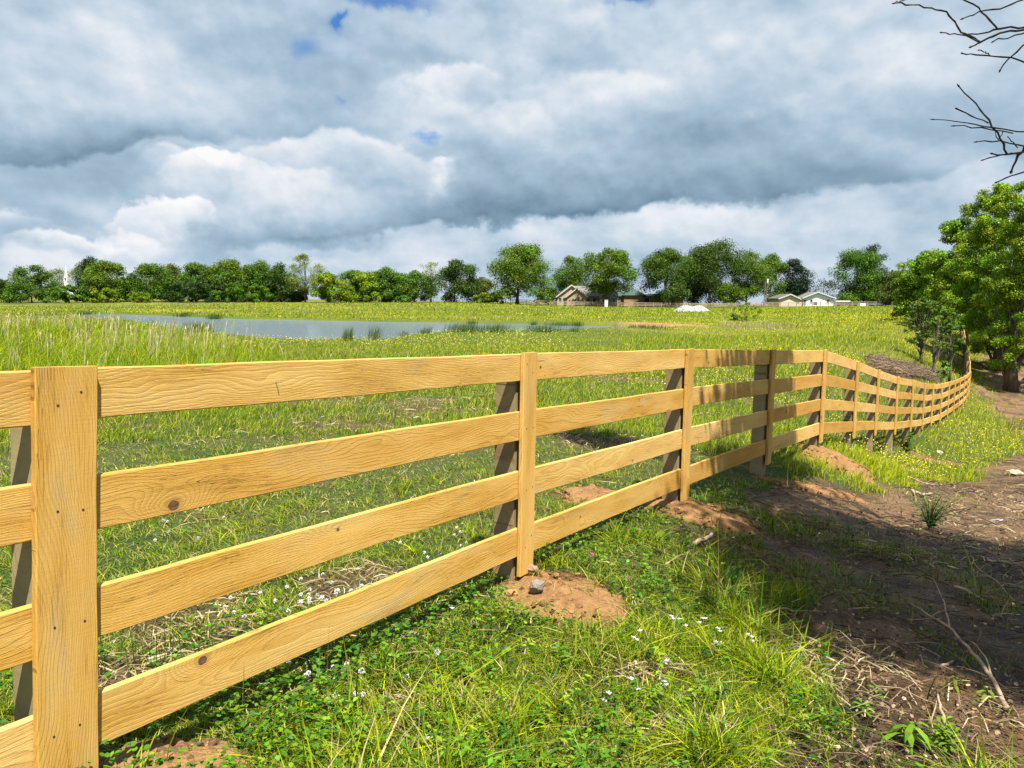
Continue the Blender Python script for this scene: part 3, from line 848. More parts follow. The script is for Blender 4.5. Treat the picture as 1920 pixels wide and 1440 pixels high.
# near and middle grass
def grass_layers():
    for (name, n_, r0, r1, segs, wk, label) in [
        ('meadow_grass', 350000, 1.6, 9.5, 3, 1.0, 'dense green grass growing on both sides of the near fence bays'),
        ('meadow_grass', 260000, 9.5, 32, 2, 1.0, 'green and yellow-green grass sloping away behind the fence'),
        ('meadow_grass', 230000, 32, 130, 1, 1.0, 'bright grass of the rise and the meadow around the pond'),
        ('meadow_grass', 70000, 118, 226, 1, 1.0, 'grass of the far field below the treeline and the houses')]:
        x, y, r, a = pol(n_, r0, r1, *((-52, 52) if r0 < 5 else (-43, 44)))
        mud, mulch, clay, bare = masks(x, y)
        fs = fence_side(x, y)
        dens = (1 - mud * .985) * (1 - mulch * .97) * (1 - clay * .96) * (1 - bare * .82)
        cl_n = fbm(x * 2.3, y * 2.3, 101, 4); dens *= sst(.22, .48, cl_n) * .75 + .25
        # grass tongues in the shaded mud
        tong = sst(.50, .60, fbm(x * 1.1 + 7, y * 1.1, 105, 4)) * mud * sst(3.4, 4.6, y) * sst(4.6, 2.2, x) * .55
        dens = np.maximum(dens, tong)
        near_w = (r < 130) & (r > 30) & (np.abs(x) < 140)
        sd = np.full(len(x), 50.0); sd[near_w] = polysd(x[near_w], y[near_w], SHORE)
        dens = np.where(sd < .1, 0, dens)
        # thin away from the post feet
        k = rng.random(n_) < dens
        x, y, r, fs, bare, mud, sd = x[k], y[k], r[k], fs[k], bare[k], mud[k], sd[k]
        m_ = len(x); z = Hf(x, y)
        nn = fbm(x * .8, y * .8, 111, 4); n2 = fbm(x * 3, y * 3, 113, 3); n4 = fbm(x * .12, y * .2, 117, 4)
        tuft = sst(.5, .8, fbm(x * 4.2, y * 4.2, 115, 2))
        if r0 < 5:
            fore = fs > 0
            h = np.where(fore, .055 + .085 * tuft, .045 + .060 * tuft) * rng.uniform(.5, 1.4, m_)
            long_ = (rng.random(m_) < sst(.50, .64, nn) * .08 * fore + .008); h[long_] *= rng.uniform(1.5, 2.6, long_.sum())
            sel = (upx(x, y) > 1330) & (mud < .35) & fore; h[sel] *= 1.35
            w = (.0022 + .0040 * rng.random(m_) ** 3 + (h > .16) * .0016) * (1 + r / 14)
            pr = np.stack([.42 + 0 * nn, np.where(fore, .28, .18), np.where(fore, .34, .26) + .25 * (n2 > .55), np.where(fore, .13, .26) + .3 * bare + .15 * (n2 < .42), .06 + 0 * nn, .12 + .2 * (nn > .55)], 1)
            col = pick([LUSH, DEEP, LIME, STRAW, BLUEG, OLIVE], pr, m_)
            col[mud > .4] *= np.array([.7, .8, .8])
            V = blades(x, y, z, h, w, col, 3, curl=1.0, bias=(math.radians(200), .25))
        elif r0 < 20:
            fore = fs > 0
            h = (.10 + .11 * tuft) * rng.uniform(.5, 1.3, m_) * (1 + (r > 18) * .3)
            w = (.0035 + r * .00034) * rng.uniform(.6, 1.5, m_)
            yel = sst(.45, .6, n4) + fore * 1.8
            pr = np.stack([.38 + 0 * nn, .12 + 0 * nn, .28 + .55 * yel, .10 + .10 * (n2 > .6), .07 + 0 * nn, .18 + .1 * (nn > .55)], 1)
            col = pick([LUSH, DEEP, LIME, STRAW, PALE, OLIVE], pr, m_)
            V = blades(x, y, z, h, w, col, 2, curl=.55, bias=(math.radians(20), .4))
        else:
            h = (.20 + .15 * tuft) * rng.uniform(.5, 1.3, m_) * np.where((sd < 12) & (y < 75), .42, 1)
            w = r * .00062 * rng.uniform(.6, 1.6, m_)
            if r0 > 100: h *= rng.uniform(.7, 1.9, m_) * (.6 + .8 * n4); w *= 1.5
            yel = sst(.42, .60, n4) + (upx(x, y) > 1300) * .4
            pr = np.stack([.34 + 0 * nn, .12 + 0 * nn, .34 + .5 * yel, .05 + .08 * (n4 < .42), .07 + 0 * nn, .22 + 0 * nn], 1)
            col = pick([LUSH, DEEP, LIME, STRAW, PALE, OLIVE], pr, m_)
            V = blades(x, y, z, h, w, col, 1, curl=.4, bias=(math.radians(20), .5))
        f = Field(); f.put(*V)
        tag(f.build(name, M_GRASS), label, 'grass', kind='stuff')
grass_layers()

def tall_grass():
    n_ = 70000
    x, y, r, a = pol(n_, 12.5, 60, -36, 2)
    u = upx(x, y)
    lim = 560 - np.clip((y - 14) * 7, -40, 250)
    dens = sst(60, -160, u - lim) * sst(12.5, 16, y)
    sd = polysd(x, y, SHORE); dens = np.where(sd < .2, 0, dens)
    k = rng.random(n_) < dens * (.35 + .65 * sst(.35, .6, fbm(x * .5, y * .5, 131, 4)))
    x, y, r = x[k], y[k], r[k]; m_ = len(x); z = Hf(x, y)
    n2 = fbm(x * .25, y * .25, 133, 4)
    h = (.42 + .42 * n2) * rng.uniform(.5, 1.3, m_)
    w = (.004 + r * .00040) * rng.uniform(.6, 1.3, m_)
    col = pick([LIME, PALE, STRAW, LUSH, (.34, .33, .17)], [.42, .04, .02, .48, .04], m_)
    f = Field(); f.put(*blades(x, y, z, h, w, col, 3, curl=.65, bias=(math.radians(15), .5)))
    # pale seed heads on thin stems
    q = rng.random(m_) < .01 + .06 * (n2 > .55)
    x, y, z, h, r = x[q], y[q], z[q], h[q] * 1.22, r[q]; m2 = len(x)
    th = np.where(rng.random(m2) < .6, rng.normal(.25, .5, m2), rng.uniform(0, 6.28, m2)); le = rng.uniform(.05, .3, m2) * h
    top = np.stack([x + np.cos(th) * le, y + np.sin(th) * le, z + h], 1)
    base = np.stack([x, y, z], 1)
    wv = np.stack([np.ones(m2), np.zeros(m2), np.zeros(m2)], 1)
    sw = (.0015 + r * .00016)[:, None]; hw = (.006 + r * .00042)[:, None]
    mid = base + (top - base) * .80 
    V = np.stack([base - wv * sw, base + wv * sw, mid + wv * sw, mid - wv * sw, mid + (top - mid) * .4 - wv * hw, mid + (top - mid) * .4 + wv * hw, top], 1)
    o = np.arange(m2)[:, None] * 7
    Q = np.concatenate([o + np.array([[0, 1, 2, 3]]), o + np.array([[3, 2, 5, 4]])]); T = o + np.array([[4, 5, 6]])
    c = pick([(.50, .43, .25), (.42, .38, .20), (.58, .52, .36), (.36, .22, .14)], [.4, .3, .2, .1], m2)
    f.put(V, Q, T, np.repeat(c[:, None], 7, 1))
    tag(f.build('tall_grass', M_GRASS), 'tall pale seeding grass leaning in the wind in front of the pond at the left', 'grass', kind='stuff')
tall_grass()

def scatter_discs(n_, x, y, z, size, col, tilt=.6, sides=5, f=None, nx=None):
    m_ = len(x)
    th = rng.uniform(0, 2 * PI, (m_, 1)) + np.arange(sides)[None] * 2 * PI / sides
    nr = np.stack([rng.normal(0, tilt, m_), rng.normal(0, tilt, m_), np.ones(m_)], 1); nr /= np.linalg.norm(nr, axis=1)[:, None]
    a = np.cross(nr, [0, 1, 0.01]); a /= np.linalg.norm(a, axis=1)[:, None]; b_ = np.cross(nr, a)
    c = np.stack([x, y, z], 1)
    V = c[:, None] + size[:, None, None] * (a[:, None] * np.cos(th)[..., None] + b_[:, None] * np.sin(th)[..., None])
    o = np.arange(m_)[:, None] * sides
    if sides == 4: Q = o + np.arange(4)[None]; T = None
    elif sides == 5: Q = o + np.array([[0, 1, 2, 3]]); T = o + np.array([[0, 3, 4]])
    else:
        Q = np.concatenate([o + np.array([[0, 1, 2, 3]]), o + np.array([[0, 3, 4, 5]])]); T = None
    f.put(V, Q, T, np.repeat(col[:, None], sides, 1))

def clover():
    f = Field()
    n_ = 36000
    x, y, r, a = pol(n_, 1.7, 8)
    mud, mulch, clay, bare = masks(x, y); fs = fence_side(x, y)
    patch = sst(.47, .60, fbm(x * 1.2 + 3, y * 1.2, 141, 4))
    strip = np.exp(-((fs - .12) / .30) ** 2)                     # thick band at the foot of the fence
    dens = np.clip(patch * .5 + strip * .62, 0, 1) * (1 - mud) * (1 - clay) * (1 - bare * .8) * (1 - .6 * (fs < -.6) * (y > 4))
    k = rng.random(n_) < dens
    x, y, r, fs = x[k], y[k], r[k], fs[k]; m_ = len(x)
    st = np.exp(-((fs - .12) / .30) ** 2)
    h = rng.uniform(.02, .09, m_) + st * rng.uniform(0, .10, m_)
    z = Hf(x, y) + h
    sz = rng.uniform(.0045, .0090, m_) * (1 + r * .05)
    col = pick([(.085, .215, .012), (.045, .14, .012), (.17, .30, .015), (.09, .22, .04)], [.4, .25, .25, .1], m_)
    for q in range(3):
        t_ = rng.uniform(0, 2 * PI) + q * 2 * PI / 3 + np.zeros(m_) + np.arange(m_) * .7
        scatter_discs(0, x + np.cos(t_) * sz * 1.05, y + np.sin(t_) * sz * 1.05, z + rng.normal(0, .002, m_), sz, col * rng.uniform(.9, 1.1, (m_, 1)), .38, 6, f)
    tag(f.build('clover_leaves', M_GRASS), 'low clover leaves carpeting the foot of the near fence', 'clover', kind='stuff')
    # broad small weed leaves on stems (foreground herbs)
    f = Field(); n_ = 1500
    x, y, r, a = pol(n_, 1.8, 6)
    mud, mulch, clay, bare = masks(x, y); fs = fence_side(x, y)
    k = (rng.random(n_) < (1 - mud) * (1 - clay) * np.clip(.15 + sst(.5, .6, fbm(x * .9, y * .9 + 4, 151, 3)), 0, 1)) & (fs > 0)
    for X, Y in zip(x[k], y[k]):
        hh = rng.uniform(.06, .17); nl = int(rng.integers(8, 18)); z0 = float(Hf(np.array([X]), np.array([Y]))[0])
        ln = rng.normal(0, .35, 2)
        tt = np.linspace(.15, 1, nl); px_ = X + ln[0] * hh * tt; py_ = Y + ln[1] * hh * tt; pz_ = z0 + hh * tt
        V, Q, T, cl = blades(np.array([X]), np.array([Y]), np.array([z0]), np.array([hh]), np.array([.004]), np.array([[.14, .17, .04]]), 3)
        f.put(V, Q, T, cl)
        th = rng.uniform(0, 6.28, nl); L = rng.uniform(.018, .04, nl)
        d = np.stack([np.cos(th), np.sin(th), rng.uniform(-.2, .5, nl)], 1); s_ = np.stack([-np.sin(th), np.cos(th), np.zeros(nl)], 1)
        c = np.stack([px_, py_, pz_], 1)
        Vv = np.stack([c, c + d * (L * .5)[:, None] + s_ * (L * .28)[:, None], c + d * L[:, None] - np.array([0, 0, .006]), c + d * (L * .5)[:, None] - s_ * (L * .28)[:, None]], 1)
        base = pick([(.10, .24, .015), (.22, .34, .02), (.05, .15, .015)], [.5, .3, .2], 1)
        f.put(Vv, np.arange(nl)[:, None] * 4 + np.arange(4)[None], None, np.repeat(base * rng.uniform(.8, 1.2, (nl, 1)), 4, 0).reshape(nl, 4, 3))
    tag(f.build('herb_undergrowth', M_GRASS), 'small leafy herbs mixed into the grass in front of the fence', 'herbs', kind='stuff')
clover()

def flowers():
    f = Field(); n_ = 210000
    x, y, r, a = pol(n_, 6, 130)
    mud, mulch, clay, bare = masks(x, y)
    u = upx(x, y); fs = fence_side(x, y)
    n1 = fbm(x * .16, y * .16, 161, 4); n2 = fbm(x * .9, y * .9, 163, 3)
    sd = np.full(len(x), 50.0); nw = (r > 30) & (np.abs(x) < 140); sd[nw] = polysd(x[nw], y[nw], SHORE)
    shore = np.exp(-(sd / 9.0) ** 2) * (y < 60)
    dens = sst(.50, .62, n1) * .7 * (r > 14) + shore * (sst(.38, .55, n1) + .8 * np.exp(-((u - 780) / 170) ** 2)) * (u > 380) * (u < 1050) + (u > 1250) * (r > 14) * sst(.50, .60, n1) * .55
    dens += (fs > 0) * (r > 9) * sst(.40, .52, n2) * 1.2
    dens = np.clip(dens, 0, 1) * (.4 + .6 * sst(.4, .6, n2)) * (1 - mud) * (1 - mulch) * (sd > .2)
    dens = np.maximum(dens, .005 * (sd > .2) * (1 - mud)) * (sd > 1.0)
    k = rng.random(n_) < dens * .8
    x, y, r = x[k], y[k], r[k]; m_ = len(x)
    z = Hf(x, y) + rng.uniform(.10, .34, m_) * np.where(r > 32, .6, 1)
    sz = (.0035 + r * .00034) * rng.uniform(.7, 1.3, m_)
    col = pick([(.82, .66, .010), (.70, .62, .015), (.80, .78, .55)], [.62, .30, .08], m_)
    scatter_discs(0, x, y, z, sz, col, .8, 5, f)
    tag(f.build('buttercup_flowers', M_PETAL), 'yellow buttercups drifting through the meadow around the pond', 'flowers', kind='stuff')
    # white clover heads among the near grass
    f = Field()
    pts = []
    for (cx, cy, sx, sy, k_) in [(560, 1150, 70, 26, 34), (600, 1290, 60, 40, 7), (900, 1100, 60, 20, 5), (350, 960, 60, 40, 8), (840, 1060, 50, 20, 10), (250, 800, 40, 20, 6), (930, 1000, 60, 20, 10), (650, 1350, 60, 30, 3), (1050, 620, 60, 6, 0)]:
        for _ in range(k_):
            pts.append(ground_px(cx + rng.normal(0, sx), cy + rng.normal(0, sy)))
    pts = np.array(pts); r = np.hypot(pts[:, 0], pts[:, 1])
    for rep in range(46):
        d = rng.normal(0, 1, (len(pts), 3)); d /= np.linalg.norm(d, axis=1)[:, None]
        R_ = .0078
        scatter_discs(0, pts[:, 0] + d[:, 0] * R_, pts[:, 1] + d[:, 1] * R_, pts[:, 2] + .10 + d[:, 2] * R_, np.full(len(pts), .0042), pick([(.80, .80, .74), (.72, .74, .62)], [.7, .3], len(pts)), 1.2, 4, f)
    V = blades(pts[:, 0], pts[:, 1], pts[:, 2], np.full(len(pts), .10), np.full(len(pts), .003), np.tile((.12, .2, .04), (len(pts), 1)), 2, curl=0.0)
    V[0][:, :, :2] = V[0][:, :, :2] * .0 + pts[:, None, :2] + (V[0][:, :, :2] - pts[:, None, :2]) * .15
    f.put(*V)
    tag(f.build('clover_blossoms', M_PETAL), 'round white clover blossoms scattered in the grass by the first fence bay', 'flowers', kind='stuff')
flowers()

def stalks():
    f = Field()
    P_ = []
    for cx, cy, sx, sy, k_, h_ in [(250, 1262, 45, 14, 26, .30), (330, 1230, 50, 14, 16, .28), (420, 1215, 30, 12, 8, .26), (240, 1090, 30, 20, 6, .25), (500, 770, 200, 20, 14, .34), (1260, 720, 60, 10, 10, .4)]:
        for _ in range(k_): P_.append((*ground_px(cx + rng.normal(0, sx), cy + rng.normal(0, sy)), h_ * rng.uniform(.6, 1.2), 0))
    for px, py in [(515, 1330), (612, 1330), (598, 1340), (822, 1190), (790, 1200), (860, 1180), (905, 1165), (1085, 1085), (1125, 1075), (1230, 1010), (700, 1290), (455, 1380), (980, 1330), (1090, 1380)]:
        P_.append((*ground_px(px, py), rng.uniform(.26, .42), 1))
    P_ = np.array(P_); m_ = len(P_)
    col = np.where(P_[:, 4:5] > 0, np.array([[.20, .22, .06]]), np.array([[.045, .075, .02]])) * np.exp(rng.normal(0, .2, (m_, 1)))
    f.put(*blades(P_[:, 0], P_[:, 1], P_[:, 2], P_[:, 3], np.where(P_[:, 4] > 0, .0022, .0035), col, 4, curl=.10))
    tag(f.build('grass_stalks', M_GRASS), 'thin dark rush stems and single seeding stalks standing along the fence foot', 'stalks', kind='stuff')
stalks()

def litter():
    """dry straw, twigs and chips lying on the ground"""
    b = Field(); n_ = 60000
    x, y, r, a = pol(n_, 1.7, 30)
    mud, mulch, clay, bare = masks(x, y); fs = fence_side(x, y)
    dens = np.clip(bare * 1.0 + (fs < 0) * sst(.45, .62, fbm(x * .8, y * .8, 171, 4)) * .45 + (fs > 0) * .06 * (1 - mud) + mud * .012, 0, 1) * (1 - clay * .9)
    k = rng.random(n_) < dens * .55
    x, y, r = x[k], y[k], r[k]; m_ = len(x)
    L = rng.uniform(.04, .18, m_); th = rng.uniform(0, PI, m_)
    w = .0013 * (1 + r * .16) * rng.uniform(.7, 1.5, m_)
    z = Hf(x, y) + rng.uniform(.004, .03, m_)
    d = np.stack([np.cos(th), np.sin(th), rng.normal(0, .12, m_)], 1); s_ = np.stack([-np.sin(th), np.cos(th), rng.normal(0, .5, m_)], 1)
    c = np.stack([x, y, z], 1); d = d * L[:, None] * .5; s_ = s_ * w[:, None]
    mid = np.stack([rng.normal(0, .08, m_) * L, rng.normal(0, .08, m_) * L, rng.uniform(0, .15, m_) * L], 1)
    V = np.stack([c - d - s_, c - d + s_, c + mid + s_, c + mid - s_, c + d + s_ * .5, c + d - s_ * .5], 1)
    o = np.arange(m_)[:, None] * 6
    Q = np.concatenate([o + np.array([[0, 1, 2, 3]]), o + np.array([[3, 2, 4, 5]])])
    col = pick([(.48, .38, .20), (.38, .28, .15), (.24, .16, .09), (.58, .50, .32)], [.4, .25, .15, .2], m_)
    b.put(V, Q, None, np.repeat(col[:, None], 6, 1))
    tag(b.build('straw_litter', M_GRASS), 'dry straw and cut stems lying between the grass blades', 'straw', kind='stuff')
    # woody debris on the mud and in the brush heap
    b = MB(); n_ = 0; cols = []
    x, y, r, a = pol(24000, 2.2, 40, -5, 39)
    mud, mulch, clay, bare = masks(x, y)
    k = rng.random(len(x)) < np.clip(mud * (.26 + .45 * sst(.45, .62, fbm(x * 1.2, y * 1.2, 57, 4))) + mulch * 1.0, 0, 1) * np.where(r > 12, 1, .62) * (1 - sst(.5, 1, clay))
    x, y, r, mulch = x[k], y[k], r[k], mulch[k]; z = Hf(x, y)
    FDl = math.atan2(-.35, 1.0)
    for X, Y, Z, R_, mu in zip(x, y, z, r, mulch):
        L = rng.uniform(.04, .30) * (1 + R_ * .03); th = FDl + rng.normal(0, .65)
        if rng.random() < .25: th = rng.uniform(0, 6.28)
        d = np.array([math.cos(th), math.sin(th), rng.normal(0, .10)]) * L / 2
        k_ = 4; t_ = np.linspace(-1, 1, k_)[:, None]
        bend = rng.normal(0, .10, 3) * L
        P_ = np.array([X, Y, Z + rng.uniform(.004, .03) + mu * rng.uniform(0, .25)]) + d * t_ + bend * (1 - t_ ** 2)
        zz = Hb(P_[:, 0], P_[:, 1]) if False else None
        rad = rng.uniform(.0008, .0030) * (1 + R_ * .09)
        b.tube(P_, np.linspace(rad, rad * .5, k_), 4, cap=False)
        cols.append(np.tile(pick([(.20, .13, .075), (.06, .037, .022), (.11, .068, .038), (.32, .24, .15)], [.20, .42, .34, .04], 1), (k_ * 4, 1)))
    o = b.build('twig_debris', M_GRASS if False else M_DEBRIS, attrs={'col': ('COLOR', np.concatenate(cols))})
    tag(o, 'broken twigs and root scraps strewn over the bare muddy ground', 'twigs', kind='stuff')
    # dead leaves / clods
    f = Field(); x, y, r, a = pol(42000, 2.0, 16, -5, 39)
    mud, mulch, clay, bare = masks(x, y)
    k = rng.random(len(x)) < np.clip(mud * .35 + bare * .3, 0, 1); x, y, r = x[k], y[k], r[k]
    scatter_discs(0, x, y, Hf(x, y) + rng.uniform(.004, .022, len(x)), rng.uniform(.003, .010, len(x)) * (1 + r * .05), pick([(.13, .08, .05), (.07, .045, .03), (.27, .18, .10), (.40, .28, .17)], [.35, .35, .2, .1], len(x)), .6, 5, f)
    tag(f.build('leaf_litter', M_DEBRIS), 'crumbled brown leaves and bark flakes on the mud', 'leaf litter', kind='stuff')
M_DEBRIS, _t, _b = material('dead_wood_bits', .85); _t.l.new(_t.attr('col'), _b.inputs['Base Color'])
litter()
# ------------------------------------------------------------------ trees
def tree(name, label, px, top_py, width_px, Y, base=None, trunk_px=None, colr=(.055, .12, .012), seed=1, leaves=3200, blobs=26, crown_low=.16, leaf=.34, spread=.85, group=None,
         airy=0.0, rbk=1.0, trunk_r=None, base_py=None, cat='tree', pine=False, limbs=9, shape=1.0, var=.22):
    """a tree standing Y metres away whose crown spans width_px of the photo and reaches up to top_py"""
    R = np.random.default_rng(seed)
    g = at(px if trunk_px is None else trunk_px, 570, Y)
    gx = g[0]
    gz = float(Hb(np.array([gx]), np.array([Y]))[0])
    topz = at(px, top_py, Y)[2]
    H = topz - gz
    Wd = width_px / 1440.0 * Y
    cx = at(px, 570, Y)[0] - gx
    tr = trunk_r if trunk_r else max(.14, H * .020)
    T = thing(name, label, cat, (gx, Y, gz - .1), group)
    tb = MB()
    cb0 = H * crown_low
    top = np.array([cx * .8, 0, H * .86])
    k = 9
    tt = np.linspace(0, 1, k)[:, None]
    path = np.array([0, 0, 0.0]) * (1 - tt) + top * tt + np.concatenate([R.normal(0, .012 * H, (k, 2)) * (tt > 0), np.zeros((k, 1))], 1)
    path[:, 0] = path[:, 0] * np.linspace(.2, 1, k)
    off = np.array([gx, Y, gz - .1])
    rad = tr * (1 - .86 * tt[:, 0]); rad[0] *= 1.35
    tb.tube(path + off, rad, 8)
    # crown lobes
    cc = np.array([cx, 0, (H + cb0) / 2]); rx = Wd / 2; rz = (H - cb0) / 2
    C_ = []
    tries = 0
    while len(C_) < blobs and tries < 4000:
        tries += 1
        zf = R.uniform(-1, 1)
        top_ = (1 - max(zf, 0) ** 2.2) ** .5
        bot_ = (1 - .28 * max(-zf, 0) ** 2) if crown_low >= .06 else (1 + .12 * max(-zf, 0))
        sx = top_ * bot_
        if pine: sx = np.clip(1.05 - (zf + 1) / 2 * .95, .08, 1)
        ph_ = R.uniform(0, 2 * PI); hr = R.random() ** (.5 if rbk == 1 else .42)
        lump = 1 + .12 * math.sin(3 * ph_ + seed) + R.normal(0, .05 if rbk == 1 else .11)
        q = cc + np.array([math.cos(ph_) * hr * rx * sx * .80 * lump, math.sin(ph_) * hr * rx * sx * .76, zf * rz * .86])
        rb = min(rx, rz) * R.uniform(.32, .52) * (1.0 - .25 * abs(zf)) * rbk * (26 / blobs) ** .18 * (1 - .35 * airy)
        if pine: rb *= .75
        C_.append((q, rb))
    for q, rb in C_[:limbs]:
        h0 = np.clip(q[2] * R.uniform(.35, .7), cb0 * .7, H * .7)
        i0 = h0 / max(path[-1][2], 1e-3) * (k - 1); a0 = path[int(np.clip(i0, 0, k - 1))]
        m1 = (a0 + q) / 2 + np.array([0, 0, rb * .4]) + R.normal(0, .04, 3) * H * .3
        r0 = tr * .38 * (1 - .5 * h0 / H)
        tb.tube(np.stack([a0, (a0 + m1) / 2 + R.normal(0, .01, 3) * H, m1, q]) + off, [r0, r0 * .75, r0 * .5, r0 * .15], 5, cap=False)
    tb.build('trunk', M_BARK, T, smooth=True)
    f = Field()
    per = int(leaves / blobs)
    for q, rb in C_:
        n_ = int(per * R.uniform(.6, 1.4) * (1 - airy * .4))
        d = R.normal(0, 1, (n_, 3)); d[:, 2] += .25; d /= np.linalg.norm(d, axis=1)[:, None]
        rr = rb * (R.random(n_) ** .40) * R.uniform(.85, 1.2, n_)
        p = q + d * rr[:, None] * np.array([1.1, 1.1, .82]) + R.normal(0, rb * .10, (n_, 3))
        nr = d * (1 - .5 * airy) + np.array([0, 0, .35]) + R.normal(0, .55, (n_, 3)); nr /= np.linalg.norm(nr, axis=1)[:, None]
        a = np.cross(nr, R.normal(0, 1, (n_, 3))); a /= np.linalg.norm(a, axis=1)[:, None]; b_ = np.cross(nr, a)
        sz = leaf * R.uniform(.45, 1.25, n_)[:, None]
        V = np.stack([p - a * sz * .5, p + b_ * sz * .30, p + a * sz * .55, p - b_ * sz * .34], 1) + off
        tone = np.exp(R.normal(0, var * .6))
        c = np.array(colr) * tone * np.array([np.exp(R.normal(0, .12)), 1, 1])
        c = c[None] * np.exp(R.normal(0, var, n_))[:, None]
        f.put(V, np.arange(n_)[:, None] * 4 + np.arange(4)[None], None, np.repeat(c[:, None], 4, 1))
    f.build('crown', M_LEAF, T)
    return T

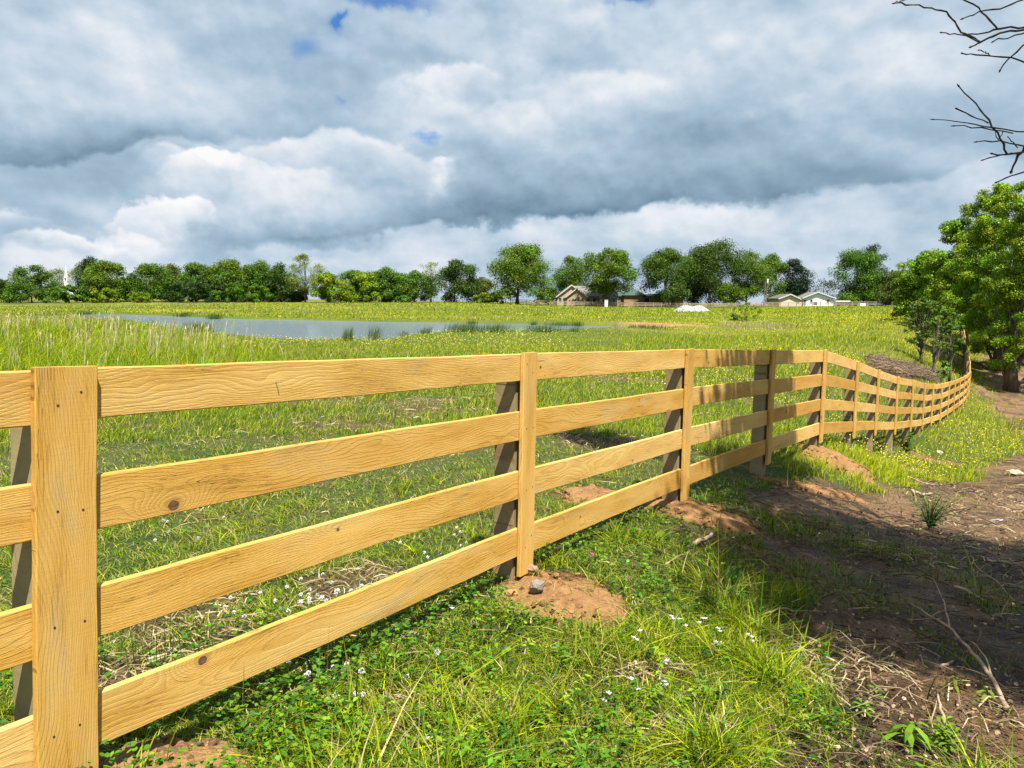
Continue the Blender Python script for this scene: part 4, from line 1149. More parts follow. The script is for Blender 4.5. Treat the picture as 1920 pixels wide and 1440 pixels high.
G_DARK = (.040, .088, .004); G_MID = (.064, .135, .004); G_LIME = (.155, .240, .005); G_PALE = (.16, .21, .035); G_OAK = (.088, .158, .004); G_DEEP = (.024, .055, .006); G_DULL = (.085, .112, .015)
TR = [ # px, top, width, Y, colour, label, options
 (-12, 516, 60, 236, G_DARK, 'dark tree cut off by the left edge at the end of the far treeline', {}),
 (18, 530, 40, 244, G_DULL, 'low dull tree between the leftmost dark tree and the broad round one', {}),
 (60, 497, 86, 232, G_MID, 'broad rounded tree standing left of the white church steeple', {}),
 (110, 503, 46, 345, G_PALE, 'pale thin tree directly left of the white church steeple, behind it', dict(airy=.5)),
 (152, 499, 60, 345, G_PALE, 'pale yellowish tree directly right of the white church steeple', dict(airy=.4)),
 (130, 535, 80, 226, G_MID, 'low bushy tree in front of the church steeple base', dict(crown_low=.02)),
 (172, 480, 52, 250, G_DEEP, 'tall dark tree peaking behind the bright leafy one right of the steeple', {}),
 (198, 489, 72, 230, G_OAK, 'leafy tree with layered bright clumps, second peak right of the steeple', {}),
 (200, 540, 40, 222, G_LIME, 'small lime green bush at the field edge below the layered tree', dict(crown_low=.0, leaves=1200)),
 (240, 512, 50, 236, G_DARK, 'shadowy tree in the dip right of the layered tree', dict(crown_low=.02)),
 (276, 492, 84, 230, G_MID, 'wide domed tree with a tiny lime bush at its foot', {}),
 (262, 547, 34, 221, G_LIME, 'tiny lime bush at the foot of the wide domed tree', dict(crown_low=.0, leaves=900, leaf=.3)),
 (325, 497, 62, 240, G_DULL, 'brownish green tree right of the wide domed tree', dict(crown_low=.02)),
 (368, 494, 64, 234, G_MID, 'even topped mid green tree in the middle of the left treeline', dict(crown_low=.02)),
 (400, 500, 50, 244, G_DARK, 'dark tree just left of the tall olive topped tree', dict(crown_low=.02)),
 (370, 528, 110, 224, G_DEEP, 'very dark low cedar mass at the foot of the middle of the treeline', dict(crown_low=.0)),
 (433, 485, 54, 236, G_OAK, 'tall olive topped tree with knobbly clumps in the left treeline', {}),
 (470, 498, 50, 242, G_DULL, 'greyish tree between the olive topped tree and the twin green ones', dict(crown_low=.02)),
 (488, 490, 58, 238, G_MID, 'left one of two similar green trees left of the pale open tree', dict(crown_low=.02)),
 (526, 492, 50, 234, G_DARK, 'right one of two similar green trees left of the pale open tree', dict(crown_low=.02)),
 (448, 530, 90, 225, G_MID, 'low green undergrowth tree below the knobbly olive topped tree', dict(crown_low=.0)),
 (573, 474, 68, 229, G_PALE, 'tall pale open tree with sky showing through its crown', dict(airy=.8, leaves=9000, blobs=44, crown_low=.22, limbs=44, trunk_r=.2, leaf=.30)),
 (545, 530, 60, 236, G_DARK, 'dark low tree behind the foot of the pale open tree', dict(crown_low=.0)),
 (618, 512, 72, 226, G_LIME, 'rounded yellow green tree right of the pale open tree', dict(crown_low=.0)),
 (664, 506, 48, 234, G_OAK, 'green tree just right of the rounded yellow green tree', dict(crown_low=.0)),
 (692, 510, 50, 230, G_LIME, 'bright young tree in the low stretch of the treeline', dict(crown_low=.0)),
 (724, 502, 54, 232, (.085, .17, .014), 'bright pointed tree in the low stretch of the treeline', dict(crown_low=.0)),
 (752, 511, 44, 236, G_OAK, 'small leafy tree right of the bright pointed one', dict(crown_low=.0)),
 (778, 507, 50, 230, (.08, .16, .014), 'leafy tree left of the pale half bare tree', dict(crown_low=.0)),
 (808, 488, 46, 240, G_PALE, 'half bare pale tree poking above the dark round tree', dict(airy=.9, leaves=2600, leaf=.3, crown_low=.2, limbs=30)),
 (852, 489, 84, 228, (.038, .085, .003), 'dense dark round tree at the end of the low bright treeline', dict(crown_low=.02, leaves=4200)),
 (905, 520, 44, 238, G_DULL, 'small dull tree between the dark round tree and the great oak', dict(crown_low=.0, leaves=1600)),
 (918, 547, 46, 228, G_LIME, 'lime bush at the left foot of the great oak', dict(crown_low=.0, leaves=1400)),
 (976, 457, 108, 222, G_OAK, 'great round oak standing alone left of the houses', dict(leaves=7500, blobs=50, crown_low=.04, trunk_r=.5, trunk_px=970)),
 (1028, 538, 44, 250, G_DARK, 'low tree filling the gap right of the great oak', dict(crown_low=.0, leaves=1600)),
 (1070, 480, 70, 268, G_MID, 'dark green tree behind the left roof of the stone house', dict(leaves=4200)),
 (1140, 466, 96, 238, G_OAK, 'large tree whose trunk stands before the small gables of the stone house', dict(leaves=7000, blobs=40, crown_low=.22, trunk_px=1131, trunk_r=.4)),
 (1252, 467, 112, 243, (.060, .118, .004), 'large spreading tree in front of the green roofed brick house', dict(leaves=7500, blobs=42, crown_low=.10, trunk_px=1246, trunk_r=.6)),
 (1343, 449, 116, 250, (.048, .092, .003), 'tallest dark tree of the group behind the brick house', dict(leaves=8000, blobs=46, crown_low=.06, trunk_r=.5, trunk_px=1330)),
 (1300, 490, 60, 258, G_DARK, 'dark tree between the spreading tree and the tallest dark tree', dict(crown_low=.05)),
 (1400, 470, 64, 254, G_OAK, 'lighter tree on the right shoulder of the tallest dark tree', dict(leaves=4200)),
 (1374, 530, 50, 244, G_OAK, 'small low tree beneath the tallest dark tree', dict(crown_low=.1, leaves=1700)),
 (1444, 474, 50, 266, G_MID, 'green tree behind the utility poles', dict(crown_low=.02)),
 (1486, 484, 56, 268, (.012, .032, .010), 'very dark evergreen behind the beige garage', dict(leaves=5200, crown_low=.0)),
 (1543, 519, 46, 290, (.05, .06, .02), 'scrubby brown green bush behind the white house', dict(airy=.6, leaves=1700, crown_low=.0)),
 (1604, 464, 76, 266, (.062, .135, .004), 'tall green tree right of the white house', dict(leaves=8600, blobs=40, crown_low=.0)),
 (1634, 456, 56, 280, (.018, .040, .014), 'dark pine rising behind the tall green tree', dict(leaves=6000, airy=.25, crown_low=.1)),
 (1655, 510, 60, 262, G_DARK, 'low dark tree right of the dark pine', dict(crown_low=.0)),
 (1690, 505, 70, 200, G_DULL, 'dull bushy tree at the end of the far board fence', dict(crown_low=.0)),
]
for i, (px, tp, wd, Y, colr, lab, op) in enumerate(TR):
    if px < 930 and 'crown_low' not in op: op['crown_low'] = .02
    nm = 'bush' if 'bush' in lab.split(' at ')[0] and 'bushy' not in lab and 'wide domed tree with' not in lab else ('pine_tree' if 'pine rising' in lab else ('oak_tree' if 'great round oak' in lab else 'field_tree'))
    op = dict(op); op.setdefault('leaves', 3600); op['leaves'] = int(op['leaves'] * (4.2 if not op.get('airy') else 1.6)); op['blobs'] = int(op.get('blobs', 30) * 1.7); op.setdefault('leaf', .46)
    tree(nm, lab, px, tp, wd * (1.12 if 'steeple' in lab else 1.5 if px < 930 and 'pale open' not in lab else 1.3), Y, colr=tuple(np.array(colr) * 1.15), seed=100 + i, group='trees along the far edge of the field', cat=('bush' if nm == 'bush' else 'tree'), **op)

# the leafy trees at the right, along the track
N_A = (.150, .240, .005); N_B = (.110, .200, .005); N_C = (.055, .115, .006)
NEAR = [
 (1740, 462, 140, 62, N_B, 'maple with wind blown tips, leftmost of the big trees at the right edge', dict(leaves=52000, blobs=150, leaf=.14, crown_low=.12, trunk_px=1760)),
 (1792, 394, 135, 56, N_B, 'tall maple second from the left among the big trees at the right', dict(leaves=62000, blobs=150, leaf=.14, crown_low=.04, trunk_px=1815)),
 (1856, 322, 150, 46, N_A, 'high bright green maple with its dark trunk beside the track', dict(leaves=125000, blobs=230, leaf=.095, crown_low=.04, trunk_px=1884, trunk_r=.34, limbs=26)),
 (1932, 292, 170, 41, N_A, 'bright maple cut off by the right edge of the photo', dict(leaves=115000, blobs=220, leaf=.095, crown_low=.03, trunk_px=1908, trunk_r=.3, limbs=26)),
 (1733, 548, 70, 37, (.095, .150, .018), 'slim multi stemmed sapling on the bank, leftmost of the three behind the fence', dict(leaves=9000, blobs=70, leaf=.085, crown_low=.26, airy=.6, trunk_r=.07, limbs=40, trunk_px=1733)),
 (1766, 572, 50, 35, (.100, .155, .018), 'short leaning sapling on the bank, middle of the three behind the fence', dict(leaves=5000, blobs=30, leaf=.08, crown_low=.35, airy=.8, trunk_r=.07, limbs=18, trunk_px=1757)),
 (1786, 566, 52, 38, (.09, .15, .018), 'thin sapling closest to the corner of the fence on the bank', dict(leaves=5600, blobs=30, leaf=.08, crown_low=.35, airy=.8, trunk_r=.065, limbs=18, trunk_px=1789)),
 (1775, 668, 40, 33, (.10, .19, .02), 'low leafy shrub under the saplings on the bank', dict(leaves=1300, blobs=14, leaf=.09, crown_low=.0, airy=.3, trunk_r=.03)),
 (1905, 628, 70, 47, (.075, .15, .014), 'leafy shrub at the foot of the maples beside the track', dict(leaves=9000, blobs=26, leaf=.08, crown_low=.0, airy=.3, trunk_r=.05)),
 (1868, 640, 60, 52, N_B, 'low leafy shrub left of the dark maple trunk beside the track', dict(leaves=9000, blobs=36, leaf=.085, crown_low=.0, airy=.3, trunk_r=.05)),
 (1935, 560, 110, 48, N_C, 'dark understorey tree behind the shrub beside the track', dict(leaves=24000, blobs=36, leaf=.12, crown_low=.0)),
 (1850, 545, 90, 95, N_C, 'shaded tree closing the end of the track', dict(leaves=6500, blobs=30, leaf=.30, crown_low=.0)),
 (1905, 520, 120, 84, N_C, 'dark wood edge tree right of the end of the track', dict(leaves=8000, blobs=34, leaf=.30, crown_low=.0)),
 (1780, 500, 110, 100, N_B, 'green wood edge tree left of the end of the track', dict(leaves=7500, blobs=34, leaf=.30, crown_low=.0)),
 (1712, 535, 60, 90, G_DULL, 'dull brushy tree where the meadow meets the maples', dict(leaves=3600, blobs=24, leaf=.26, crown_low=.0)),
 (1700, 500, 60, 72, N_A, 'bright leafy tree forming the left corner of the maples', dict(leaves=26000, blobs=90, leaf=.14, crown_low=.0)),
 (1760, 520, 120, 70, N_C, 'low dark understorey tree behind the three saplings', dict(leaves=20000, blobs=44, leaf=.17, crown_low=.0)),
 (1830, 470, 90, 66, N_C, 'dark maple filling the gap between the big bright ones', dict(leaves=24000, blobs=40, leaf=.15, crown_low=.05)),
]
for i, (px, tp, wd, Y, colr, lab, op) in enumerate(NEAR):
    nm = 'sapling' if 'sapling' in lab else ('shrub' if 'shrub' in lab.split('under')[0].split('behind')[0] and 'tree' not in lab else ('maple_tree' if 'maple' in lab.split('where')[0] and 'brushy' not in lab else 'woodland_tree'))
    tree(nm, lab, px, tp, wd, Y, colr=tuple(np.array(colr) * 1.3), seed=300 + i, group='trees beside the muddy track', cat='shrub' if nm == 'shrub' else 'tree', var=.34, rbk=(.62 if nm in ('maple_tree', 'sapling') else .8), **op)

# ------------------------------------------------------------------ the tree overhead at the right: bare low limbs reach into view, leafy crown above
def overhead_tree():
    bx, by = 6.6, 1.9
    gz = float(Hb(np.array([bx]), np.array([by]))[0])
    T = thing('bare_limbed_tree', 'tree at the upper right edge whose bare dark twigs reach over the track', 'tree', (bx, by, gz))
    b = MB()
    tp = np.array([[bx, by, gz - .2], [bx - .05, by + .05, gz + 1.2], [bx - .15, by + .1, gz + 3], [bx - .5, by + .2, gz + 5.2], [bx - 1.0, by + .4, gz + 7.2]])
    b.tube(tp, [.24, .19, .16, .12, .05], 10)
    b.build('trunk', M_BARK, T, smooth=True)
    def tw(name_parent, pts, Yd, r0, r1, b_):
        P_ = []
        for j, (px, py) in enumerate(pts):
            P_.append(at(px, py, Yd + .05 * math.sin(j * 2.1 + px * .01)))
        P_ = np.array(P_)
        # knobbly, slightly kinked
        Q_ = [P_[0]]
        for a, c in zip(P_[:-1], P_[1:]):
            for s_ in (.34, .67, 1.0):
                p = a + (c - a) * s_
                if s_ < 1: p = p + rng.normal(0, .0035, 3)
                Q_.append(p)
        Q_ = np.array(Q_); r = np.linspace(r0, r1, len(Q_)) * .56 * (1 + .22 * (rng.random(len(Q_)) > .72))
        b_.tube(Q_, r, 6)
        e = Q_[0]; b_.tube(np.stack([e - [.0, 0, 0], e + (Q_[0] - Q_[1]) * .35]), [r0 * 1.0, r0 * .4], 6)   # bud
    UPPER = [([(1677, 6), (1710, 9), (1747, 15), (1775, 22), (1790, 40), (1802, 61), (1820, 68), (1837, 79)], .006, .010), ([(1700, -2), (1688, 2), (1678, 6)], .005, .005),
             ([(1820, 88), (1837, 80), (1875, 62), (1925, 55), (1960, 52)], .007, .012), ([(1765, 61), (1790, 63), (1812, 67), (1838, 80)], .005, .007),
             ([(1808, 65), (1845, 62), (1875, 54), (1930, 50), (1970, 51)], .006, .011), ([(1800, -4), (1835, 14), (1855, 37), (1870, 54)], .007, .009),
             ([(1805, 35), (1835, 22), (1875, 17), (1930, -4)], .0055, .008), ([(1862, 78), (1890, 72), (1930, 58), (1965, 52)], .005, .009),
             ([(1804, 100), (1830, 103), (1880, 107), (1930, 121), (1985, 110)], .005, .009), ([(1835, 94), (1848, 97), (1855, 104)], .004, .006), ([(1875, 132), (1895, 107), (1930, 76), (1975, 60)], .006, .009)]
    LOWER = [([(1798, 162), (1830, 194), (1855, 225), (1875, 260), (1889, 290)], .006, .011), ([(1794, 204), (1820, 217), (1853, 231)], .006, .007),
             ([(1751, 224), (1810, 230), (1860, 239), (1930, 247), (1980, 262)], .004, .009), ([(1789, 236), (1840, 239), (1900, 250)], .0045, .007), ([(1831, 266), (1875, 264), (1930, 276)], .005, .008),
             ([(1890, 257), (1899, 266), (1908, 277)], .004, .006), ([(1843, 300), (1880, 290), (1930, 284)], .005, .010), ([(1860, 288), (1887, 290), (1915, 288)], .006, .009), ([(1866, 243), (1872, 262)], .003, .005), ([(1880, 248), (1872, 262)], .004, .005),
             ([(1896, 322), (1908, 292), (1930, 268), (1975, 262)], .010, .016), ([(1868, 342), (1895, 330), (1930, 320), (1980, 300)], .006, .010)]
    for nm, L, Yd, ends in (('limb', UPPER, 4.4, (1968, 52)), ('limb', LOWER, 4.7, (1980, 264))):
        bb = MB()
        for pts, r0, r1 in L: tw(nm, pts, Yd, r0, r1, bb)
        e = at(*ends, Yd); h = tp[2] + np.array([0, 0, .2 if Yd < 4.5 else -.5])
        mid = (e + h) / 2 + np.array([.1, .2, .25])
        bb.tube(np.stack([e, e * .6 + mid * .4 + [0, 0, .05], mid, h]), [.009, .018, .035, .06], 8)
        bb.build('limb', M_TWIG, T, smooth=True)
    # leafy crown overhead; it throws the shade on the track
    f = Field(); R = np.random.default_rng(5)
    lb = MB()
    sh = []
    for px, py in [(1560, 1110), (1480, 1060), (1640, 1080), (1760, 1100), (1880, 1080), (1430, 1010), (1500, 980), (1600, 1010), (1720, 1020), (1850, 1030), (1900, 1180), (1800, 1190), (1700, 1160), (1920, 1250), (1400, 930), (1460, 925),
                   (1150, 828), (1200, 840), (1100, 815), (1960, 1100), (2050, 1200), (2050, 1050), (1620, 1150), (2080, 1250), (1480, 1120), (1880, 1140), (1640, 1040), (1760, 1050), (1540, 1040)]:
        sh.append(ground_px(px, py))
    for fi, dz in ((4.0, .3), (4.0, .9), (4.3, .3), (3.6, .5), (4.15, 1.1), (3.8, .1)):
        k0 = int(fi); sh.append(GP[k0] * (1 - fi + k0) + GP[k0 + 1] * (fi - k0) + np.array([0, 0, dz]))
    for g in sh:
        h = R.uniform(5.6, 7.2) if g[1] < 7.5 else R.uniform(6.4, 7.2)
        q = g + SUNV / SUNV[2] * h
        rb = R.uniform(.62, .9)
        if g[1] > 8: rb *= .75
        lim = .40 * q[1] + rb + .15
        if q[2] < lim: q = g + SUNV / SUNV[2] * (h + (lim - q[2]) * 1.3)
        n_ = 640
        d = R.normal(0, 1, (n_, 3)); d /= np.linalg.norm(d, axis=1)[:, None]
        p = q + d * (rb * R.random(n_) ** .5)[:, None]
        nr = d + R.normal(0, .6, (n_, 3)) + np.array([0, 0, .6]); nr /= np.linalg.norm(nr, axis=1)[:, None]
        a = np.cross(nr, R.normal(0, 1, (n_, 3))); a /= np.linalg.norm(a, axis=1)[:, None]; b_ = np.cross(nr, a)
        sz = R.uniform(.08, .15, n_)[:, None]
        V = np.stack([p - a * sz * .5, p + b_ * sz * .36, p + a * sz * .55, p - b_ * sz * .36], 1)
        c = np.array(N_B)[None] * np.exp(R.normal(0, .25, n_))[:, None]
        f.put(V, np.arange(n_)[:, None] * 4 + np.arange(4)[None], None, np.repeat(c[:, None], 4, 1))
        hh = tp[3] if R.random() < .5 else tp[4]
        lb.tube(np.stack([hh, (hh + q) / 2 + np.array([0, 0, .3]), q]), [.06, .035, .012], 5)
    lb.build('branch', M_BARK, T, smooth=True)
    f.build('crown', M_LEAF, T)
overhead_tree()
# ------------------------------------------------------------------ houses beyond the far fence
def gh(x, y): return float(Hb(np.array([x]), np.array([y]))[0])
def wall_material(name, c1, c2, sx=1.2, sz=6.0, mortar=None):
    mt, t, b = material(name, .85)
    co = t.new('ShaderNodeTexCoord').outputs['Object']
    br = t.new('ShaderNodeTexBrick'); 
    mp = t.new('ShaderNodeMapping'); mp.inputs['Rotation'].default_value = (PI / 2, 0, 0)
    t.l.new(co, mp.inputs[0]); t.l.new(mp.outputs[0], br.inputs['Vector'])
    br.inputs['Color1'].default_value = (*c1, 1); br.inputs['Color2'].default_value = (*c2, 1)
    br.inputs['Mortar'].default_value = (*(mortar or tuple(q * .8 for q in c1)), 1); br.inputs['Scale'].default_value = 1.0
    br.inputs['Brick Width'].default_value = sx; br.inputs['Row Height'].default_value = 1 / sz; br.inputs['Mortar Size'].default_value = .012
    t.l.new(br.outputs[0], b.inputs['Base Color'])
    return mt
M_STONE = wall_material('tan_brick_wall', (.36, .27, .18), (.46, .36, .25), .4, 8)
M_BRICK = wall_material('red_brown_brick_wall', (.28, .17, .10), (.36, .23, .14), .4, 8)
M_SIDEB = wall_material('beige_siding', (.52, .46, .37), (.54, .48, .39), 6, 5)
M_SIDEW = wall_material('white_siding', (.70, .74, .80), (.72, .76, .82), 6, 5)
M_ROOFG = simple('grey_shingle', (.19, .18, .17), .9, .2, 2)
M_ROOFGR = simple('green_shingle', (.055, .10, .085), .9, .2, 2)
M_ROOFT = simple('taupe_shingle', (.14, .13, .12), .9, .2, 2)
M_TRIM = simple('white_trim', (.60, .58, .54), .6, .03)
M_DARKW = simple('dark_opening', (.02, .02, .025), .5, .1)
M_GLASS = simple('window_glass', (.03, .04, .05), .08, .1)
M_WHITE = simple('white_paint', (.80, .80, .78), .5, .03)
M_RUST = simple('rusty_metal', (.22, .12, .08), .8, .3, 4)
M_RED = simple('dark_red_paint', (.09, .015, .015), .35, .1)
M_BLUE = simple('violet_blue_paint', (.14, .12, .34), .3, .1)
M_SILVER = simple('silver_paint', (.45, .46, .48), .3, .05, metallic=.4)
M_TYRE = simple('tyre_rubber', (.02, .02, .02), .9, .1)
M_POLE = simple('weathered_pole', (.20, .17, .13), .9, .2, 3)
M_GREYM = simple('grey_metal', (.55, .56, .56), .5, .05)

class House:
    def __init__(s, name, label, cat, px, Y):
        g = at(px, 570, Y); s.z = gh(g[0], Y); s.Y = Y
        s.T = thing(name, label, cat, (g[0], Y, s.z))
    def P(s, px, py, dy=0): return at(px, py, s.Y + dy)
    def X(s, px, dy=0): return at(px, 560, s.Y + dy)[0]
    def Z(s, py, px=1200, dy=0): return at(px, py, s.Y + dy)[2]
    def part(s, b, name, mat, parent=None): return b.build(name, mat, parent or s.T)
    def gable(s, xl, xa, xr, ze, za, depth, y0, mwall, mroof, over=.5, roof_t=.22, name='gable_wall', zb=None):
        zb = s.z - .6 if zb is None else zb
        b = MB(); b.prism([(xl, zb), (xr, zb), (xr, ze), (xa, za), (xl, ze)], y0, y0 + depth); s.part(b, name, mwall)
        for side in (-1, 1):
            xe = xl if side < 0 else xr
            sl = (za - ze) / (xa - xe)
            xo = xe + side * over; zo = ze + sl * (side * over)
            b = MB()
            b.prism([(xo, zo + .03), (xa, za + .03), (xa, za + .03 + roof_t), (xo, zo + .03 + roof_t)][::(1 if side < 0 else -1)], y0 - over, y0 + depth + over)
            rf = s.part(b, 'roof', mroof)
            b = MB(); b.prism([(xo, zo - .10), (xa, za - .10), (xa, za + .05 + roof_t), (xo, zo + .05 + roof_t)][::(1 if side < 0 else -1)], y0 - over - .08, y0 - over + .02)
            s.part(b, 'fascia', M_TRIM, rf)
    def opening(s, x0, x1, z0, z1, y, frame=M_TRIM, pane=M_GLASS, name='window', t=.12, shutters=None):
        b = MB()
        b.box(((x0 + x1) / 2, y - .03, z1 + t / 2), (x1 - x0 + 2 * t, .10, t)); b.box(((x0 + x1) / 2, y - .03, z0 - t / 2), (x1 - x0 + 2 * t, .10, t))
        b.box((x0 - t / 2, y - .03, (z0 + z1) / 2), (t, .10, z1 - z0)); b.box((x1 + t / 2, y - .03, (z0 + z1) / 2), (t, .10, z1 - z0))
        if x1 - x0 > .7 and name == 'window': b.box(((x0 + x1) / 2, y - .025, (z0 + z1) / 2), (x1 - x0, .07, .06))
        f = s.part(b, name, frame)
        b = MB(); b.box(((x0 + x1) / 2, y - .015, (z0 + z1) / 2), (x1 - x0, .03, z1 - z0)); s.part(b, 'pane' if name == 'window' else 'door_or_dark_panel', pane, f)
        if shutters:
            for sx in (x0 - t - .2, x1 + t + .2):
                b = MB(); b.box((sx, y - .03, (z0 + z1) / 2), (.34, .06, z1 - z0 + .1)); s.part(b, 'shutter', shutters)

# tan stone house
h = House('stone_house', 'tan brick house with grey cross gabled roofs half hidden by a large tree', 'house', 1100, 246)
X, Z = h.X, h.Z
h.gable(X(1045), X(1071.6), X(1098), Z(557.5), Z(536.6), 8, 246, M_STONE, M_ROOFG, .5)
h.gable(X(1062), X(1080.5), X(1099), Z(557.5), Z(543), 3, 244.2, M_STONE, M_ROOFG, .5)
b = MB(); b.box(((X(1098.5) + X(1157)) / 2, 251, (Z(557) + h.z - .6) / 2), (X(1157) - X(1098.5), 8, Z(557) - h.z + .6)); h.part(b, 'wall', M_STONE)
b = MB()  # main roof, ridge running left to right
zr, ze = Z(536.5), Z(557)
xl, xr = X(1073), X(1160)
V = [(xl, 246.4, ze + .1), (xr, 246.4, ze + .1), (xr, 251, zr), (xl, 251, zr), (xl, 255.8, ze + .1), (xr, 255.8, ze + .1), (xl, 246.4, ze - .12), (xr, 246.4, ze - .12), (xl, 255.8, ze - .12), (xr, 255.8, ze - .12)]
b.add(V, [(0, 1, 2, 3), (3, 2, 5, 4), (6, 7, 1, 0), (9, 8, 4, 5)], [(1, 5, 2), (0, 3, 4)]); h.part(b, 'roof', M_ROOFG)
h.gable(X(1124), X(1134), X(1143.5), Z(558.5), Z(549.5), 3, 244.6, M_STONE, M_ROOFG, .35)
h.gable(X(1144.5), X(1150), X(1156), Z(559.5), Z(551), 3, 244.6, M_STONE, M_ROOFG, .35)
for a, c in ((1047.8, 1053), (1055.5, 1060)): h.opening(X(a), X(c), Z(568.5), Z(560.5), 246)
h.opening(X(1075.5), X(1080.5), Z(566), Z(561.5), 244.2, shutters=M_DARKW)
h.opening(X(1148), X(1152), Z(568), Z(559), 244.6)
h.opening(X(1103), X(1107), Z(567), Z(560), 247)
h.opening(X(1125), X(1128.5), Z(568), Z(562), 244.6, pane=M_WHITE)
h.opening(X(1112), X(1118), Z(570), Z(560), 247, name='door', pane=M_DARKW)

# brick house with green hip roof
h = House('brick_house', 'long low brick house with a green hipped roof behind the large spreading tree', 'house', 1220, 252)
X, Z = h.X, h.Z
def walls(h, x0, x1, y0, y1, zt, mat): 
    b = MB(); b.box(((x0 + x1) / 2, (y0 + y1) / 2, (zt + h.z - .6) / 2), (x1 - x0, y1 - y0, zt - h.z + .6)); return h.part(b, 'wall', mat)
def hip(h, x0, x1, y0, y1, ze, zr, mat, o=.6, ins=.45):
    x0 -= o; x1 += o; y0 -= o; y1 += o; w = min((y1 - y0) / 2, (x1 - x0) * ins)
    ym = (y0 + y1) / 2
    b = MB(); b.add([(x0, y0, ze), (x1, y0, ze), (x1, y1, ze), (x0, y1, ze), (x0 + w, ym, zr), (x1 - w, ym, zr), (x0, y0, ze - .2), (x1, y0, ze - .2), (x1, y1, ze - .2), (x0, y1, ze - .2)],
          [(0, 1, 5, 4), (2, 3, 4, 5), (6, 7, 1, 0), (7, 8, 2, 1), (8, 9, 3, 2), (9, 6, 0, 3), (9, 8, 7, 6)], [(1, 2, 5), (3, 0, 4)])
    return h.part(b, 'roof', mat)
walls(h, X(1170), X(1205), 252, 261, Z(553.5), M_BRICK); hip(h, X(1170), X(1208), 252, 262, Z(553.4), Z(539.5), M_ROOFGR)
walls(h, X(1158), X(1170), 254, 262, Z(555), M_BRICK); hip(h, X(1150), X(1180), 254, 264, Z(555), Z(545), M_ROOFGR)
walls(h, X(1205), X(1283), 253, 261, Z(555), M_BRICK); hip(h, X(1207), X(1286), 253, 261, Z(554.9), Z(550), M_ROOFGR, ins=.2)
h.opening(X(1208.5), X(1218.5), Z(568), Z(558), 253, name='garage_opening', pane=M_DARKW)  # near-black panel, no door: stands in for the shade inside the garage
h.opening(X(1258), X(1268), Z(568), Z(558), 253, name='carport_opening', pane=M_DARKW)  # flat dark panel painted in place of the shaded carport interior
h.opening(X(1160), X(1164), Z(565), Z(560.5), 254)
b = MB(); b.box((X(1189), 251.9, Z(554.3)), (X(1206) - X(1170), .1, .18)); h.part(b, 'gutter', M_TRIM)

# beige garage
h = House('beige_garage', 'beige gabled garage with plain siding standing left of the white house', 'garage', 1480, 250)
X, Z = h.X, h.Z
h.gable(X(1462), X(1481), X(1498), Z(556.5), Z(549), 10, 250, M_SIDEB, M_ROOFT, .6)
b = MB(); b.box(((X(1498) + X(1506)) / 2, 254, (Z(558) + h.z - .6) / 2), (X(1506) - X(1498) - .05, 6, Z(558) - h.z + .6)); h.part(b, 'wall', M_SIDEB)
b = MB(); b.prism([(X(1497.5), Z(557.4)), (X(1509), Z(558.4)), (X(1509), Z(557.6)), (X(1497.5), Z(556.6))], 250.6, 257.5); h.part(b, 'lean_to_roof', M_ROOFT)
# white house
h = House('white_house', 'white gabled house with two small windows right of the beige garage', 'house', 1535, 256)
X, Z = h.X, h.Z
h.gable(X(1507), X(1532), X(1562.5), Z(554.5), Z(544.3), 10, 256, M_SIDEW, M_ROOFG, .7)
h.gable(X(1522), X(1540), X(1572), Z(557.5), Z(544.5), 8, 268, M_SIDEW, M_ROOFT, .6)
h.opening(X(1519.6), X(1523.4), Z(563.3), Z(557.8), 256); h.opening(X(1550.8), X(1554.4), Z(563.3), Z(557.8), 256)
h.opening(X(1508), X(1510.8), Z(567), Z(558.5), 256, name='door', pane=M_DARKW)
b = MB(); b.box((X(1527), 255, Z(564) - .3), (1.0, .7, 1.0)); h.part(b, 'grill', M_DARKW)
# shed
h = House('small_shed', 'small grey shed with a pale flat roof right of the white house', 'shed', 1583, 250)
X, Z = h.X, h.Z
b = MB(); b.box((X(1584), 251.5, (Z(561) + h.z - .6) / 2), (X(1592) - X(1576.5), 3, Z(561) - h.z + .6)); h.part(b, 'wall', simple('grey_siding', (.36, .33, .36), .8, .1))
b = MB(); b.prism([(X(1575.5), Z(561)), (X(1593), Z(561)), (X(1594), Z(559)), (X(1577), Z(559))], 249.4, 253.6); h.part(b, 'roof', M_WHITE)
h.opening(X(1587), X(1590), Z(568), Z(563), 250, name='door', pane=M_DARKW, frame=M_GREYM)
# church steeple far away
h = House('church', 'white church with a tall pointed steeple showing above the trees at the left', 'church', 126, 330)
X, Z = h.X, h.Z
Xs = at(126, 560, 330)[0]; k = 330 / 1440
zt, z1, z2 = at(126, 497, 330)[2], at(126, 519, 330)[2], at(126, 527, 330)[2]
def frustum(b, c, r0, z0, r1, z1_, sides=8, tw=PI / 8):
    th = np.arange(sides) * 2 * PI / sides + tw
    v = [(c[0] + r0 * math.cos(a), c[1] + r0 * math.sin(a), z0) for a in th] + [(c[0] + r1 * math.cos(a), c[1] + r1 * math.sin(a), z1_) for a in th]
    b.add(v, [(i, (i + 1) % sides, sides + (i + 1) % sides, sides + i) for i in range(sides)], [(sides, sides + i, sides + i + 1) for i in range(1, sides - 1)])
b = MB(); frustum(b, (Xs, 330), 3.1 * k, z1, .12 * k, zt); h.part(b, 'spire', M_WHITE)
b = MB(); frustum(b, (Xs, 330), 3.7 * k * 1.2, z2, 3.6 * k * 1.1, z1, 4, PI / 4); h.part(b, 'belfry', M_WHITE)
b = MB(); b.box((Xs, 330 - 3.2 * k, (z1 + z2) / 2), (2.2 * k, .2, (z1 - z2) * .55)); h.part(b, 'louvre', M_DARKW)
